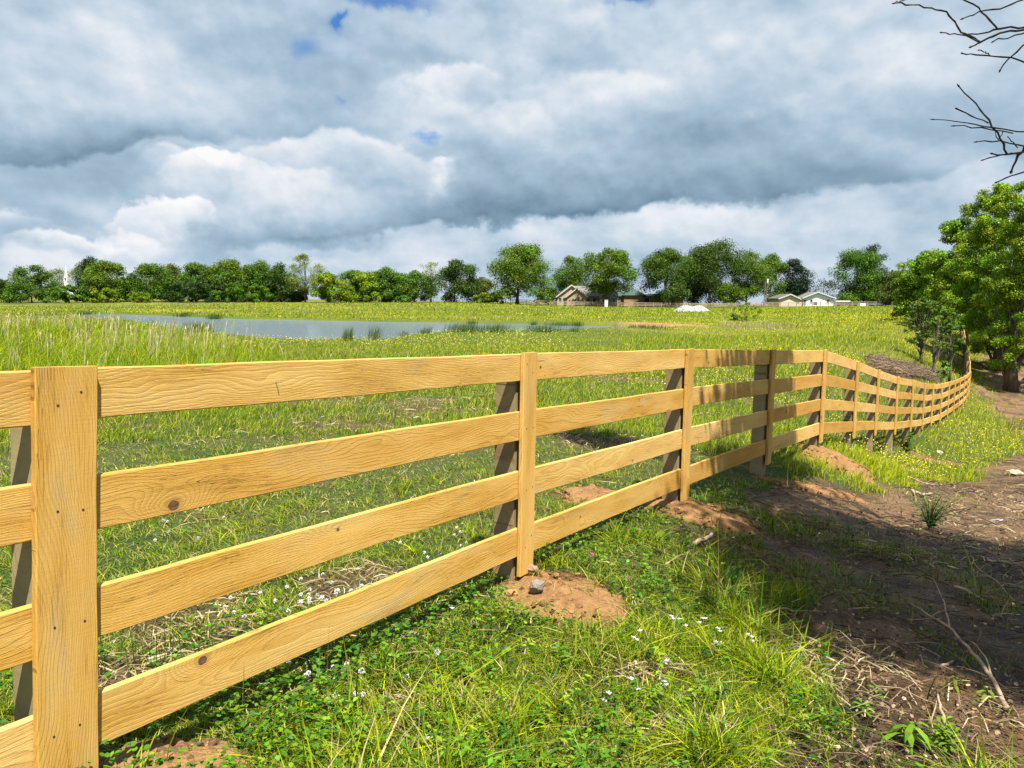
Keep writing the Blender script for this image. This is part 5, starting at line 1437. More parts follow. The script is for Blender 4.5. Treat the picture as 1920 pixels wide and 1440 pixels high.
b = MB(); b.box((Xs, 330, (z2 + h.z) / 2 - .3), (5.6 * k, 5.6 * k, z2 - h.z + .6)); h.part(b, 'tower', M_WHITE)
zb_ = h.z + (z2 - h.z) * .55
b = MB(); b.prism([(Xs - 5, h.z - .5), (Xs + 5, h.z - .5), (Xs + 5, zb_ - 2), (Xs, zb_), (Xs - 5, zb_ - 2)], 331, 347); h.part(b, 'nave', M_WHITE)

# ------------------------------------------------------------------ far fence
FAR = [(955, 567.5, 232), (1000, 569, 234), (1050, 571.5, 237), (1120, 573, 237), (1200, 574.8, 237), (1300, 576, 237), (1400, 576.3, 237), (1500, 576, 238), (1600, 574.5, 237), (1665, 574.5, 232), (1690, 576, 220)]
fpx = [p[0] for p in FAR]
M_TANW = simple('weathered_tan_wood', (.42, .33, .22), .8, .15, 2)
def far_pt(px):
    Y = float(np.interp(px, fpx, [p[2] for p in FAR])); X_ = at(px, 570, Y)[0]
    return np.array([X_, Y, gh(X_, Y)])
T = thing('far_board_fence', 'long low pine board fence crossing the far side of the field before the houses', 'fence', far_pt(1300))
pxs = np.arange(957, 1692, 14.9)
pp = [far_pt(p) for p in pxs]
def rough_att(b_, tone):
    n_ = b_.n; V_ = np.concatenate(b_.V)
    return {'bc': ('VEC', V_), 'knot': ('VEC', np.zeros((n_, 3))), 'tone': ('F', np.full(n_, tone))}
for q in pp:
    b = MB(); b.box(q + np.array([0, 0, .62]), (.17, .17, 1.5)); b.build('fence_post', M_TANW, T)
for i in range(0, len(pp) - 1, 2):
    a = pp[i]; c = pp[min(i + 2, len(pp) - 1)]
    for k_, hz in enumerate((1.27, .86, .45)):
        b = MB(); nrm = np.array([0, -1, 0.0]); u = np.array([0, 0, 1.0])
        p0 = a + u * hz + nrm * .09; p1 = c + u * hz + nrm * .09
        V_ = [p + w_ * u * .085 + nrm * n_ for p in (p0, p1) for w_, n_ in ((-1, 0), (1, 0), (1, .03), (-1, .03))]
        b.add(V_, [(0, 1, 5, 4), (1, 2, 6, 5), (2, 3, 7, 6), (3, 0, 4, 7), (3, 2, 1, 0), (4, 5, 6, 7)])
        b.build('rail', M_TANW, T)

# ------------------------------------------------------------------ poles, cars, small far things
def pole(px, top, base, Y, label, trans=None, boxm=None, r=.16):
    g = at(px, 570, Y); z0 = gh(g[0], Y); zt = at(px, top, Y)[2]
    T = thing('utility_pole', label, 'pole', (g[0], Y, z0), 'utility poles')
    b = MB(); b.tube([(g[0] - .25, Y, z0 - .3), (g[0], Y, zt)], [r, r * .75], 8); b.build('pole', M_POLE, T)
    b = MB(); b.box((g[0], Y - .15, zt - .5), (1.6, .12, .14)); b.build('crossarm', M_POLE, T)
    if trans:
        dx, y0, y1, rr = trans
        c = at(px + dx, (y0 + y1) / 2, Y - .5)
        b = MB(); b.tube([c + [0, 0, -(y1 - y0) / 2 * Y / 1440], c + [0, 0, (y1 - y0) / 2 * Y / 1440]], rr, 12); b.build('transformer', boxm, T)
        b = MB(); b.tube([c, (g[0], Y, c[2])], .05, 6); b.build('bracket', M_POLE, T)
pole(1433.5, 528, 570, 236, 'utility pole with a dark transformer, left one of the close pair behind the far fence', (-2.3, 528, 535, .42), M_DARKW)
pole(1437.3, 521.5, 570, 240, 'utility pole with a white transformer can, right one of the close pair', (2.0, 523, 530, .26), M_WHITE)
pole(1512.8, 524.5, 560, 275, 'plain utility pole standing against the sky behind the white house', None, None, .2)

def car(px, Y, L, Hh, body, label, rz=0.0, name='parked_car', group='vehicles parked behind the far fence', pickup=False):
    g = at(px, 570, Y); z0 = gh(g[0], Y)
    T = thing(name, label, 'car', (g[0], Y, z0), group)
    W_ = 1.8; x0 = g[0] - L / 2; x1 = g[0] + L / 2
    lo, mid = z0 + .28, z0 + Hh * .58
    b = MB(); b.prism([(x0, lo), (x1, lo), (x1 + .03, lo + .25), (x1 - .05, mid - .08), (x1 - L * .22, mid), (x0 + L * .15, mid + .02), (x0 + .03, mid - .08), (x0 - .03, lo + .25)], Y - W_ / 2, Y + W_ / 2); b.build('body', body, T)
    cb = (x0 + L * .16, x0 + L * (.55 if pickup else .74)); 
    b = MB(); b.prism([(cb[0], mid + .005), (cb[1], mid + .005), (cb[1] - L * .10, z0 + Hh - .05), (cb[0] + L * .09, z0 + Hh - .05)], Y - W_ / 2 + .08, Y + W_ / 2 - .08); b.build('window', M_GLASS, T)
    b = MB(); b.prism([(cb[0] + L * .085, z0 + Hh - .06), (cb[1] - L * .095, z0 + Hh - .06), (cb[1] - L * .11, z0 + Hh), (cb[0] + L * .10, z0 + Hh)], Y - W_ / 2 + .06, Y + W_ / 2 - .06); b.build('roof', body, T)
    for wx in (x0 + L * .18, x1 - L * .18):
        for wy in (-1, 1):
            b = MB(); c = np.array([wx, Y + wy * W_ / 2 * .93, z0 + .32]); b.tube([c - [0, .11, 0], c + [0, .11, 0]], .33, 14); w_ = b.build('wheel', M_TYRE, T)
            b = MB(); b.tube([c + [0, wy * .112 - .01, 0], c + [0, wy * .112 + .01, 0]], .19, 10); b.build('rim', M_SILVER, w_)
car(1231, 247, 4.6, 1.5, M_RED, 'dark red car parked before the brick house wall')
car(1267, 246, 4.4, 1.5, M_SILVER, 'silver car parked by the carport at the right end of the brick house')
car(1648, 243, 4.6, 1.45, M_BLUE, 'violet blue car parked behind the right end of the far fence')
# white chest in front of the fence, rusty trailer, white cabinet
def small(name, label, cat, px, Y, parts):
    g = at(px, 570, Y); z0 = gh(g[0], Y); T = thing(name, label, cat, (g[0], Y, z0))
    for pn, mat, boxes in parts:
        b = MB()
        for (cx, cy, cz_, sx, sy, sz) in boxes: b.box((g[0] + cx, Y + cy, z0 + cz_), (sx, sy, sz))
        b.build(pn, mat, T)
small('white_sign_board', 'blank white board fixed low in front of the far fence near its right end', 'board', 1618, 229, [('panel', M_WHITE, [(0, 0, .45, 1.6, .06, .8)]), ('stake', M_POLE, [(-.6, .08, .4, .08, .08, 1.0)]), ('stake', M_POLE, [(.6, .08, .4, .08, .08, 1.0)])])
small('white_cabinet', 'tall white cabinet standing by the far fence before the small gables', 'cabinet', 1136.5, 229, [('body', M_WHITE, [(0, 0, .95, .95, .7, 2.1)]), ('lid', M_GREYM, [(0, 0, 2.05, 1.1, .8, .1)])])
small('farm_trailer', 'low rusty flat trailer left of the white cabinet by the far fence', 'trailer', 1125.5, 229, [('bed', M_RUST, [(0, 0, .55, 2.1, 1.4, .16), (-1.0, 0, .75, .08, 1.4, .4), (1.0, 0, .75, .08, 1.4, .4)]), ('drawbar', M_RUST, [(-1.4, 0, .5, .9, .08, .08)]), ('wheel', M_TYRE, [(.35, -.75, .3, .6, .16, .6)]), ('wheel', M_TYRE, [(.35, .75, .3, .6, .16, .6)])])

# ------------------------------------------------------------------ gravel heap and brush heap
def heap(name, label, cat, c, rx, ry, hgt, mat, n_st, st, cols, lobes, rise=.02, sink=.04, kind=None):
    T = None
    N = 60; M_ = 22
    th = np.linspace(0, 2 * PI, N, endpoint=False); rr = np.linspace(0, 1, M_)
    R_, TH = np.meshgrid(rr, th, indexing='ij')
    wob = 1 + .18 * np.sin(TH * 2 + lobes) + .10 * np.sin(TH * 5 + 2 * lobes) + .06 * np.sin(TH * 9)
    x = c[0] + R_ * rx * wob * np.cos(TH); y = c[1] + R_ * ry * wob * np.sin(TH)
    return x, y, R_, N, M_
def heap_z(x, y, R_, hgt, s_, amp):
    pr = np.clip(1 - R_ ** 1.6, 0, 1)
    return hgt * pr + (fbm(x * s_, y * s_, 201, 4) - .5) * amp * (1 - R_ ** 3) - .03 * R_ ** 6
def grid_faces(N, M_):
    i = np.arange(M_ - 1)[:, None] * N; j = np.arange(N)[None]; jn = (j + 1) % N
    return np.stack([i + j, i + N + j, i + N + jn, i + jn], -1).reshape(-1, 4)
def colmat(name, rough=.9, bs=.8, sc_=60, dist=.01):
    mt, t, b = material(name, rough); co = t.new('ShaderNodeTexCoord').outputs['Object']; n1 = t.noise(co, sc_, 5, .65)
    k = t.mr(n1, .3, .7, .75, 1.25); cx = t.new('ShaderNodeCombineXYZ')
    for i in range(3): t.l.new(k, cx.inputs[i])
    t.l.new(t.vm('MULTIPLY', t.attr('col'), cx.outputs[0]), b.inputs['Base Color']); bump(t, b, n1, bs, dist); return mt
M_CLAY = colmat('orange_clay', .9, .9, 45, .02); M_ROCK = colmat('rock', .8, .8, 30, .02)

def rock_pts(R, c, s, sq=(1, 1, .7)):
    """irregular 12-vertex lump"""
    t_ = (1 + 5 ** .5) / 2
    v = np.array([(-1, t_, 0), (1, t_, 0), (-1, -t_, 0), (1, -t_, 0), (0, -1, t_), (0, 1, t_), (0, -1, -t_), (0, 1, -t_), (t_, 0, -1), (t_, 0, 1), (-t_, 0, -1), (-t_, 0, 1)]) / 1.9
    fa = [(0, 11, 5), (0, 5, 1), (0, 1, 7), (0, 7, 10), (0, 10, 11), (1, 5, 9), (5, 11, 4), (11, 10, 2), (10, 7, 6), (7, 1, 8), (3, 9, 4), (3, 4, 2), (3, 2, 6), (3, 6, 8), (3, 8, 9), (4, 9, 5), (2, 4, 11), (6, 2, 10), (8, 6, 7), (9, 8, 1)]
    v = v * R.uniform(.7, 1.25, (12, 1)) * np.array(sq) * s
    a = R.uniform(0, 6.28); ca, sa = math.cos(a), math.sin(a)
    v = np.stack([v[:, 0] * ca - v[:, 1] * sa, v[:, 0] * sa + v[:, 1] * ca, v[:, 2]], 1)
    return v + c, fa

def gravel():
    R = np.random.default_rng(11); Y = 152
    b = MB(); cols = []
    for (px, rx, hg) in ((1286, 2.3, 1.15), (1310, 2.1, 1.05), (1298, 2.6, .8)):
        g = at(px, 575, Y)[0]; c = np.array([g, Y, 0])
        x, y, R_, N, M_ = heap('', '', '', c, rx, rx * .9, hg, None, 0, 0, None, px)
        z = Hb(x, y) + heap_z(x, y, R_, hg, 3, .25) - .06
        b.add(np.stack([x.ravel(), y.ravel(), z.ravel()], 1), grid_faces(N, M_)); cols.append(np.tile((.42, .42, .42), (x.size, 1)) * R.uniform(.8, 1.2, (x.size, 1)))
        for _ in range(900):
            a = R.uniform(0, 6.28); q = R.random() ** .5 * 1.08
            X_ = c[0] + math.cos(a) * q * rx; Y_ = Y + math.sin(a) * q * rx * .9
            zz = gh(X_, Y_) + max(0, hg * (1 - q ** 1.6)) + .02
            v, fa = rock_pts(R, np.array([X_, Y_, zz]), R.uniform(.06, .16)); b.add(v, None, fa)
            cols.append(np.tile(np.array((.62, .62, .62)) * R.uniform(.45, 1.25), (12, 1)))
    o = b.build('gravel_heap', M_ROCK, attrs={'col': ('COLOR', np.clip(np.concatenate(cols), 0, .8))})
    tag(o, 'pale grey double heap of crushed gravel dumped in the field before the far fence', 'gravel heap')
gravel()

def mound(c, rx, ry, hg, label, seed):
    R = np.random.default_rng(seed)
    b = MB(); x, y, R_, N, M_ = heap('', '', '', c, rx, ry, hg, None, 0, 0, None, seed)
    z = Hf(x, y) + heap_z(x, y, R_, hg, 9 / max(rx, .4) * .6, hg * .9) + np.abs(fbm(x * 26, y * 26, 203, 3) - .5) * .03 * (R_ < .97) + .008
    b.add(np.stack([x.ravel(), y.ravel(), z.ravel()], 1), grid_faces(N, M_))
    n3 = fbm(x * 9, y * 9, 205, 4).ravel()[:, None]
    cols = [np.array([(.22, .105, .036)]) * (1 - n3) + np.array([(.36, .20, .08)]) * n3]
    for _ in range(150):
        a = R.uniform(0, 6.28); q = R.random() ** .6 * 1.05
        X_ = c[0] + math.cos(a) * q * rx; Y_ = c[1] + math.sin(a) * q * ry
        zz = float(Hf(np.array([X_]), np.array([Y_]))[0]) + max(0, hg * (1 - q ** 1.6)) + .006
        v, fa = rock_pts(R, np.array([X_, Y_, zz]), R.uniform(.006, .028)); b.add(v, None, fa)
        cols.append(np.tile(np.array((.33, .175, .07)) * R.uniform(.45, 1.2), (12, 1)))
    o = b.build('dirt_mound', M_CLAY, smooth=False, attrs={'col': ('COLOR', np.clip(np.concatenate(cols), 0, .8))})
    tag(o, label, 'dirt mound', 'orange dirt mounds dug out at the fence posts')
for (c, a, b_), hg, lab in zip(CLAY[:6], (.035, .02, .045, .09, .03, .015), (
    'nearest orange dirt mound, at the foot of the second batten, carrying a grey rock',
    'lumpy orange dirt mound at the bottom edge under the first bay',
    'orange dirt mound strewn with twigs at the foot of the third batten',
    'large orange dirt mound at the fifth batten where the fence starts to drop',
    'small orange dirt mound behind the fence, seen through the second bay',
    'flat streak of orange dirt in the shade by the fourth batten')):
    mound(c, a, b_, hg, lab, int(c[1] * 100))

def brush_pile():
    R = np.random.default_rng(21); c = ground_px(1692, 695)
    b = MB(); cols = []
    for _ in range(1500):
        px = R.uniform(1628, 1752); t_ = (px - 1628) / 124
        py = R.uniform(674 + 26 * t_, 692 + 24 * t_); g = ground_px(px, py)
        L = R.uniform(.25, 1.1); th = R.normal(-.5, .7); d = np.array([math.cos(th), math.sin(th), R.normal(0, .15)]) * L / 2
        p = g + np.array([0, 0, R.uniform(.0, .16)]); rad = R.uniform(.006, .018)
        bend = R.normal(0, .12, 3) * L
        b.tube(np.stack([p - d, p + bend, p + d]), [rad, rad * .8, rad * .4], 4, cap=False)
        cols.append(np.tile(pick([(.20, .13, .08), (.12, .08, .05), (.36, .27, .18)], [.5, .3, .2], 1), (12, 1)))
    o = b.build('brush_pile', M_DEBRIS, attrs={'col': ('COLOR', np.concatenate(cols))})
    tag(o, 'long low heap of brown cut brush on the slope beyond the sagging fence', 'brush pile')
brush_pile()

# ------------------------------------------------------------------ reeds on the shore
def reeds(px, top, bot, wpx, n_, label, col=((.07, .14, .02), (.16, .20, .05), (.05, .10, .02))):
    c = at_z(px, bot, WATER + .1); Y = c[1]
    hh = (bot - top) / 1440 * Y; w = wpx / 1440 * Y
    x = c[0] + rng.normal(0, w * .28, n_); y = Y + rng.normal(0, w * .2 + .3, n_); z = np.maximum(Hb(x, y), WATER - .05)
    f = Field(); cc = pick(list(col), [.45, .3, .25], n_)
    f.put(*blades(x, y, z, hh * rng.uniform(.55, 1.05, n_), rng.uniform(.012, .03, n_) * (Y / 50), cc, 3, curl=.16, bias=(.3, .8)))
    T = f.build('reeds', M_GRASS); tag(T, label, 'reeds', 'reed clumps along the pond')
for a in [(372, 600, 626, 44, 420, 'dark reed clump leaning over the water where the tall grass ends'),
          (652, 610, 643, 18, 190, 'narrow upright reed clump in the yellow flowers, leftmost of the near shore pair'),
          (704, 605, 640, 24, 150, 'sparse fan shaped reed clump right of the narrow upright one on the near shore'),
          (755, 610, 628, 18, 100, 'tiny reed clump between the fan shaped clump and the long reed bed'),
          (795, 606, 626, 26, 170, 'low reed clump in the middle of the near shore'),
          (872, 602, 626, 60, 520, 'broad dark reed bed on the near shore, left of the black green one'),
          (930, 604, 626, 44, 420, 'black green reed bed at the centre of the near shore'),
          (1020, 607, 625, 50, 420, 'reed bed standing in the narrow right arm of the pond'),
          (1078, 612, 625, 20, 120, 'small reed tuft right of the bed in the narrow arm'),
          (1215, 609, 620, 70, 420, 'olive reed bed at the right tip of the pond'),
          (160, 577, 588, 30, 200, 'dark reed tuft on the far shore at the left end of the pond'),
          (345, 581, 592, 26, 220, 'pair like dark reed tuft on the far shore above the left water'),
          (400, 581, 596, 22, 200, 'dark reed tuft on the far shore right of the left pair'),
          (885, 594, 605, 14, 130, 'short reed tuft on the far bank in the middle'),
          (1000, 596, 607, 14, 120, 'short reed tuft on the far bank left of the clay cut'),
          (1050, 597, 608, 50, 300, 'row like reed bed on the far bank left of the clay cut'),
          (1082, 596, 609, 20, 200, 'dark reed clump at the left end of the clay cut')]:
    reeds(*a)
for a in [(1370, 600, 618, 60, 200, 'tan dry grass clump right of the pond tip', ), (1430, 600, 616, 90, 300, 'tan dry grass drift in the middle of the far rise'), (1155, 600, 618, 14, 60, 'tall tan dry stalks in front of the clay cut')]:
    reeds(*a, col=((.42, .36, .2), (.3, .27, .14), (.5, .44, .28)))
def plain_field_bush():
    tree('bush', 'loose wispy green bush growing alone in the field left of the beige garage', 1402, 564, 60, 92, colr=(.19, .27, .02), seed=900, leaves=2600, blobs=60, leaf=.16, crown_low=.0, airy=.9, rbk=.6, trunk_r=.05, cat='bush')
    tree('bush', 'small round bush low in the field left of the loose wispy bush', 1378, 586, 20, 92, colr=(.14, .21, .02), seed=901, leaves=900, blobs=10, leaf=.22, crown_low=.0, airy=.4, trunk_r=.04, cat='bush')
plain_field_bush()

# ------------------------------------------------------------------ things lying and growing close by
def fallen(pts, r0, r1, label, twigs=(), cat='branch', name='fallen_branch', lift=.012, col=None):
    P_ = np.array([ground_px(*p[:2]) + np.array([0, 0, (p[2] if len(p) > 2 else 0) + lift]) for p in pts])
    T = thing(name, label, cat, P_[0], 'dead branches lying on the muddy ground')
    def dense(P__, k_=4):
        out = [P__[0]]
        for a, c in zip(P__[:-1], P__[1:]):
            for s_ in range(1, k_ + 1): out.append(a + (c - a) * s_ / k_ + (rng.normal(0, .004, 3) if s_ < k_ else 0))
        return np.array(out)
    b = MB(); D = dense(P_); b.tube(D, np.linspace(r0, r1, len(D)), 7); b.build('stem', M_STICK, T, smooth=True)
    for tw_, q0 in twigs:
        D2 = dense(np.array([ground_px(*p[:2]) + np.array([0, 0, (p[2] if len(p) > 2 else 0) + lift]) for p in tw_]), 3)
        b = MB(); b.tube(D2, np.linspace(q0, q0 * .4, len(D2)), 5); b.build('twig', M_STICK, T, smooth=True)
fallen([(1887, 1342, .02), (1860, 1300, .05), (1820, 1255, .07), (1785, 1215, .08), (1745, 1180, .06), (1706, 1145, .03)], .012, .003, 'long pale forked branch lying across the edge of the shade at the lower right',
       [([(1860, 1300, .05), (1845, 1270, .09), (1818, 1240, .09)], .006), ([(1778, 1207, .08), (1768, 1170, .12), (1752, 1140, .14), (1744, 1125, .14)], .005), ([(1760, 1188, .07), (1730, 1182, .05), (1700, 1172, .02)], .005), ([(1745, 1180, .06), (1770, 1172, .1), (1795, 1174, .08)], .003)])
fallen([(1290, 1032), (1318, 1022, .02), (1334, 1012, .03)], .018, .013, 'short thick brown branch stub at the left edge of the mud')
fallen([(1300, 1035), (1265, 1052), (1240, 1065)], .009, .006, 'thin stick lying in the grass left of the thick stub')
fallen([(1708, 922), (1728, 930), (1748, 928)], .022, .016, 'dark crooked branch lying above the dark green weed', [([(1712, 920), (1716, 936), (1718, 942)], .012)])
fallen([(1702, 895), (1730, 908), (1760, 912)], .015, .007, 'dark curved stick at the upper edge of the mud')
fallen([(1858, 848), (1875, 852), (1893, 855)], .022, .012, 'bleached pale stick on the sandy track at the right')
fallen([(1855, 864), (1880, 874)], .012, .008, 'thin pale stick below the bleached one on the track')
fallen([(1785, 910), (1800, 921), (1822, 928), (1836, 935)], .012, .006, 'dark wavy stick in the middle of the track')
fallen([(1820, 1045), (1835, 1075, .02), (1868, 1098, .02), (1903, 1132)], .005, .002, 'long thin pale twig in the shaded mud at the right')
fallen([(1420, 1160), (1455, 1155, .02), (1500, 1150), (1540, 1153)], .009, .003, 'pale peeled twig at the grass edge left of the mud')
fallen([(1630, 1245), (1680, 1252), (1716, 1270)], .005, .002, 'thin bent twig crossing the bare sunny dirt')
fallen([(1762, 1258), (1786, 1246)], .008, .006, 'short straight stick on the dirt left of the long forked branch')
fallen([(1775, 1395, .0), (1768, 1360, .03), (1757, 1320, .03)], .009, .005, 'broken stub sticking up out of the dirt at the lower right')
fallen([(1850, 1052), (1885, 1062, .02), (1925, 1068)], .014, .008, 'dark stick at the right edge in the shaded mud')
fallen([(1790, 1105), (1822, 1118), (1850, 1132)], .014, .006, 'black rotten stick in the wet patch of the shaded mud')
fallen([(1590, 1148), (1640, 1146), (1680, 1153)], .007, .003, 'pale thin twig in the mud near the grass tuft')
fallen([(1100, 1142), (1120, 1144), (1150, 1140)], .011, .008, 'broken wood splinter at the right side of the nearest dirt mound', name='wood_splinter', cat='wood')
fallen([(1060, 1070), (1090, 1078), (1125, 1090)], .004, .002, 'thin straw coloured stick along the top of the nearest dirt mound')

def rock(px, py, s, label, col, sq=(1, .8, .75), lift=.0, seed=3, cat='rock'):
    R = np.random.default_rng(seed); g = ground_px(px, py)
    v, fa = rock_pts(R, g + np.array([0, 0, s * .3 + lift]), s, sq)
    me = bpy.data.meshes.new('rock'); me.from_pydata([tuple(q) for q in (v - g)], [], fa); ob = bpy.data.objects.new('rock', me)
    import bmesh
    bm = bmesh.new(); bm.from_mesh(me); bmesh.ops.subdivide_edges(bm, edges=bm.edges[:], cuts=2, use_grid_fill=True, smooth=.12)
    for vv in bm.verts:
        p = np.array(vv.co) / s; q = (fbm(np.array([p[0] * 2 + p[2]]), np.array([p[1] * 2 - p[2] * 1.3]), seed, 3)[0] - .5) * s * .7
        vv.co += Vector(vv.co).normalized() * q
    bm.to_mesh(me); bm.free()
    at_ = me.attributes.new('col', 'FLOAT_COLOR', 'POINT')
    for k_ in range(len(me.vertices)): at_.data[k_].color = (*col, 1)
    me.polygons.foreach_set('use_smooth', np.zeros(len(me.polygons), bool))
    me.materials.append(M_ROCK); ob.location = g; C.objects.link(ob); tag(ob, label, cat)
rock(1004, 1128, .062, 'grey rough rock sitting on the nearest dirt mound', (.20, .17, .14), (.75, .95, .75), .065)
rock(998, 1092, .05, 'smaller brownish grey rock behind the rough one on the nearest dirt mound', (.24, .17, .11), (.9, .7, .7), .06, 5)
rock(1762, 852, .09, 'pale flat stone in the yellow grass verge beyond the fence dip', (.42, .33, .23), (1.1, .8, .5), .0, 6)
rock(1905, 890, .16, 'large cream coloured stone at the right edge of the sunny track', (.40, .32, .23), (1.4, .9, .35), 0, 7)
rock(1908, 940, .05, 'small dark brown clod on the sandy track at the right edge', (.13, .08, .05), (1, 1, .8), 0, 8)
rock(1870, 978, .05, 'bluish white scrap lying in the shade of the track', (.30, .33, .36), (1.6, .5, .2), 0, 9)
rock(960, 1128, .03, 'little orange clod at the left of the nearest dirt mound', (.42, .2, .08), (1, 1, .8), .03, 10)

def weed(px, py, n_, hgt, col, label, wid=.02, name='weed', droop=.5, leafy=True, sd=1):
    R = np.random.default_rng(sd); g = ground_px(px, py); T = thing(name, label, 'weed', g)
    f = Field(); sb = MB()
    st = max(1, n_ // 12)
    for s_ in range(st):
        ln = R.normal(0, .22 if n_ < 150 else .55, 2) * hgt; top = g + np.array([ln[0], ln[1], hgt * R.uniform(.7, 1.05)])
        midp = (g + top) / 2 + np.array([-ln[0] * .2, -ln[1] * .2, .01])
        sb.tube(np.stack([g + [0, 0, -.01], midp, top]), [.0035, .003, .0015], 5)
        nl = n_ // st
        for k_ in range(nl):
            t_ = (k_ + 1) / nl; c = (g * (1 - t_) + top * t_) if R.random() < .99 else top
            th = k_ * 2.4 + R.normal(0, .3); L = wid * R.uniform(2.6, 4.2) * (1.15 - .5 * t_)
            d = np.array([math.cos(th), math.sin(th), .45 - droop * .2]); s__ = np.array([-math.sin(th), math.cos(th), 0])
            w_ = wid * .42
            P4 = [c, c + d * L * .3 + s__ * w_ * .8, c + d * L * .3 - s__ * w_ * .8, c + d * L * .68 + s__ * w_ + [0, 0, -droop * L * .18], c + d * L * .68 - s__ * w_ + [0, 0, -droop * L * .18], c + d * L + [0, 0, -droop * L * .55]]
            V_ = np.array(P4)[None]
            cc = np.array(col) * np.exp(R.normal(0, .2))
            f.put(V_, np.array([[1, 3, 4, 2]]), np.array([[0, 1, 2], [3, 5, 4]]), np.tile(cc, (1, 6, 1)))
    sb.build('stem', simple('weed_stem', (.10, .14, .03), .7), T); f.build('foliage', M_GRASS, T)
weed(1372, 1108, 40, .16, (.10, .27, .03), 'broad leaved green weed at the border between grass and mud', .022, sd=1)
weed(1388, 1135, 18, .08, (.07, .22, .05), 'small bluish green weed just below the broad leaved one', .022, sd=9)
weed(1742, 990, 520, .36, (.030, .100, .012), 'dark green feathery weed standing in the shade of the track', .016, sd=2)
weed(1680, 1385, 14, .10, (.16, .30, .02), 'drooping bright leaved seedling on the dirt at the bottom right', .03, droop=1.4, sd=3)
weed(1852, 1330, 12, .09, (.20, .26, .03), 'yellowish drooping seedling beside the thick end of the long forked branch', .022, droop=1.4, sd=4)
weed(1790, 1290, 10, .07, (.18, .22, .03), 'wilted little seedling left of the yellowish drooping one', .02, droop=1.5, sd=5)
weed(1640, 1312, 10, .05, (.14, .24, .02), 'tiny seedling on the bare sunny dirt', .016, sd=6)
weed(1620, 1340, 12, .06, (.12, .26, .02), 'tiny seedling left of the drooping bright leaved one', .016, sd=16)
weed(1770, 1410, 60, .12, (.16, .30, .015), 'light green leafy weed cluster around the broken stub', .016, sd=7)
weed(1060, 1235, 16, .08, (.09, .24, .02), 'low leafy weed at the lower edge of the nearest dirt mound', .02, sd=8)
weed(1090, 1215, 10, .06, (.10, .26, .02), 'small leaf sprout on the lower right of the nearest dirt mound', .016, sd=18)
weed(1700, 850, 120, .5, (.05, .13, .015), 'dark leafy bush like weed beside the leaning fence posts in the dip', .045, sd=12)

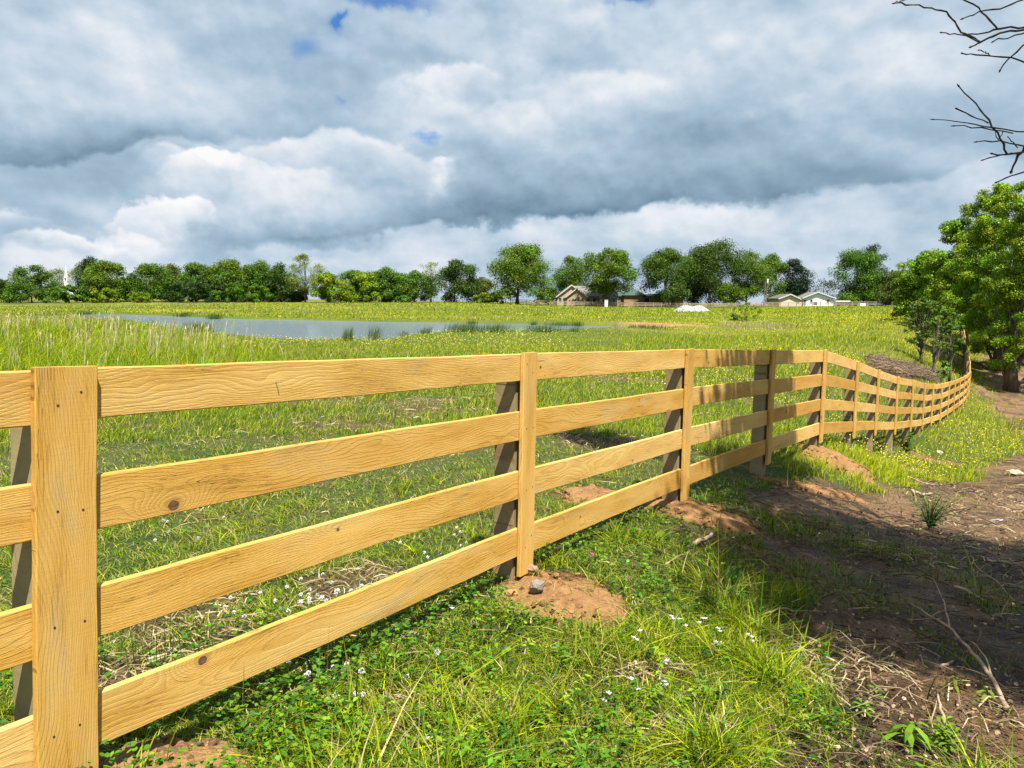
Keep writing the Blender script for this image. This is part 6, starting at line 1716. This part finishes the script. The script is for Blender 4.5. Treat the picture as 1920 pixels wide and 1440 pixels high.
def blossom(px, py, hgt, col, label, kind='ball', s=.012, sd=0, grp=None, cat='flower'):
    R = np.random.default_rng(sd + int(px)); g = ground_px(px, py + hgt * 300)
    T = thing('clover_flower' if kind == 'ball' else 'wild_flower', label, cat, g, grp)
    top = at(px, py, g[1])
    b = MB(); b.tube(np.stack([g, (g + top) / 2 + [.004, 0, 0], top]), [.0016, .0014, .0012], 5); b.build('stem', M_STEM, T)
    f = Field()
    if kind == 'ball':
        n_ = 90; d = R.normal(0, 1, (n_, 3)); d /= np.linalg.norm(d, axis=1)[:, None]
        p = top + d * s * .75
        a = np.cross(d, R.normal(0, 1, (n_, 3))); a /= np.linalg.norm(a, axis=1)[:, None]
        V_ = np.stack([p - a * s * .2, p + a * s * .2, p + d * s * .55], 1)
        f.put(V_, np.zeros((0, 4), int), np.arange(n_)[:, None] * 3 + np.arange(3)[None], np.repeat((np.array(col)[None] * np.exp(R.normal(0, .2, n_))[:, None])[:, None], 3, 1))
    else:
        for fl in range(int(R.integers(2, 4))):
            c = top + R.normal(0, s * .9, 3)
            for q in range(5):
                th = q * 2 * PI / 5 + R.uniform(0, .4); d = np.array([math.cos(th), math.sin(th) * .9, R.uniform(.0, .5)]); s__ = np.array([-math.sin(th), math.cos(th), .2])
                V_ = np.array([c, c + d * s * .5 + s__ * s * .33, c + d * s, c + d * s * .5 - s__ * s * .33])[None]
                f.put(V_, np.array([[0, 1, 2, 3]]), None, np.tile(np.array(col) * R.uniform(.85, 1.05), (1, 4, 1)))
    f.build('petals', M_PETAL, T)
M_STEM = simple('flower_stem', (.12, .2, .04), .7)
blossom(1109, 1040, .16, (.62, .16, .42), 'pink clover flower under the lowest rail of the second bay, upper one of two', sd=1, grp='pink clover flowers')
blossom(1178, 1083, .16, (.60, .18, .44), 'pink clover flower in the grass right of the nearest dirt mound', s=.009, sd=2, grp='pink clover flowers')
blossom(869, 1092, .14, (.60, .22, .46), 'pink clover flower against the lowest rail left of the second batten', s=.010, sd=3, grp='pink clover flowers')
for px, py, l in [(1313, 1158, 'topmost and largest white wild flower right of the nearest dirt mound'), (1278, 1172, 'white wild flower just left below the largest one'), (1254, 1150, 'ragged white wild flower left of the largest one'), (1342, 1182, 'white wild flower right below the largest one'),
                  (1408, 1194, 'white wild flower nearest the mud, rightmost of its cluster'), (1350, 1200, 'small white wild flower in the middle of the cluster'), (1252, 1237, 'white wild flower over the dark gap in the foreground grass'), (1186, 1281, 'white wild flower low in the foreground, left one of the low pair'),
                  (1244, 1286, 'white wild flower low in the foreground, right one of the low pair'), (1132, 1305, 'lowest white wild flower in the foreground grass'), (1197, 1195, 'pinkish white wild flower between the dirt mound and the cluster'),
                  (800, 1398, 'white wild flower near the bottom edge in the centre left grass'), (840, 1140, 'white wild flower below the lowest rail left of the second batten')]:
    blossom(px, py, .10, (.80, .76, .78), l, 'petal', .015, sd=4, grp='white wild flowers in the foreground grass')
def big_blossom_white(px, py, l):
    blossom(px, py, .12, (.78, .78, .70), l, 'ball', .012, sd=7, grp='white clover flowers in front of the first bay')
for px, py, l in [(626, 1252, 'white clover flower, highest of the trio under the lowest rail of the first bay'), (678, 1258, 'white clover flower right of the highest of the trio'), (575, 1267, 'white clover flower left of the highest of the trio'), (630, 1303, 'white clover flower just below the trio'), (820, 1222, 'white clover flower half way along the shaded rail foot')]:
    big_blossom_white(px, py, l)
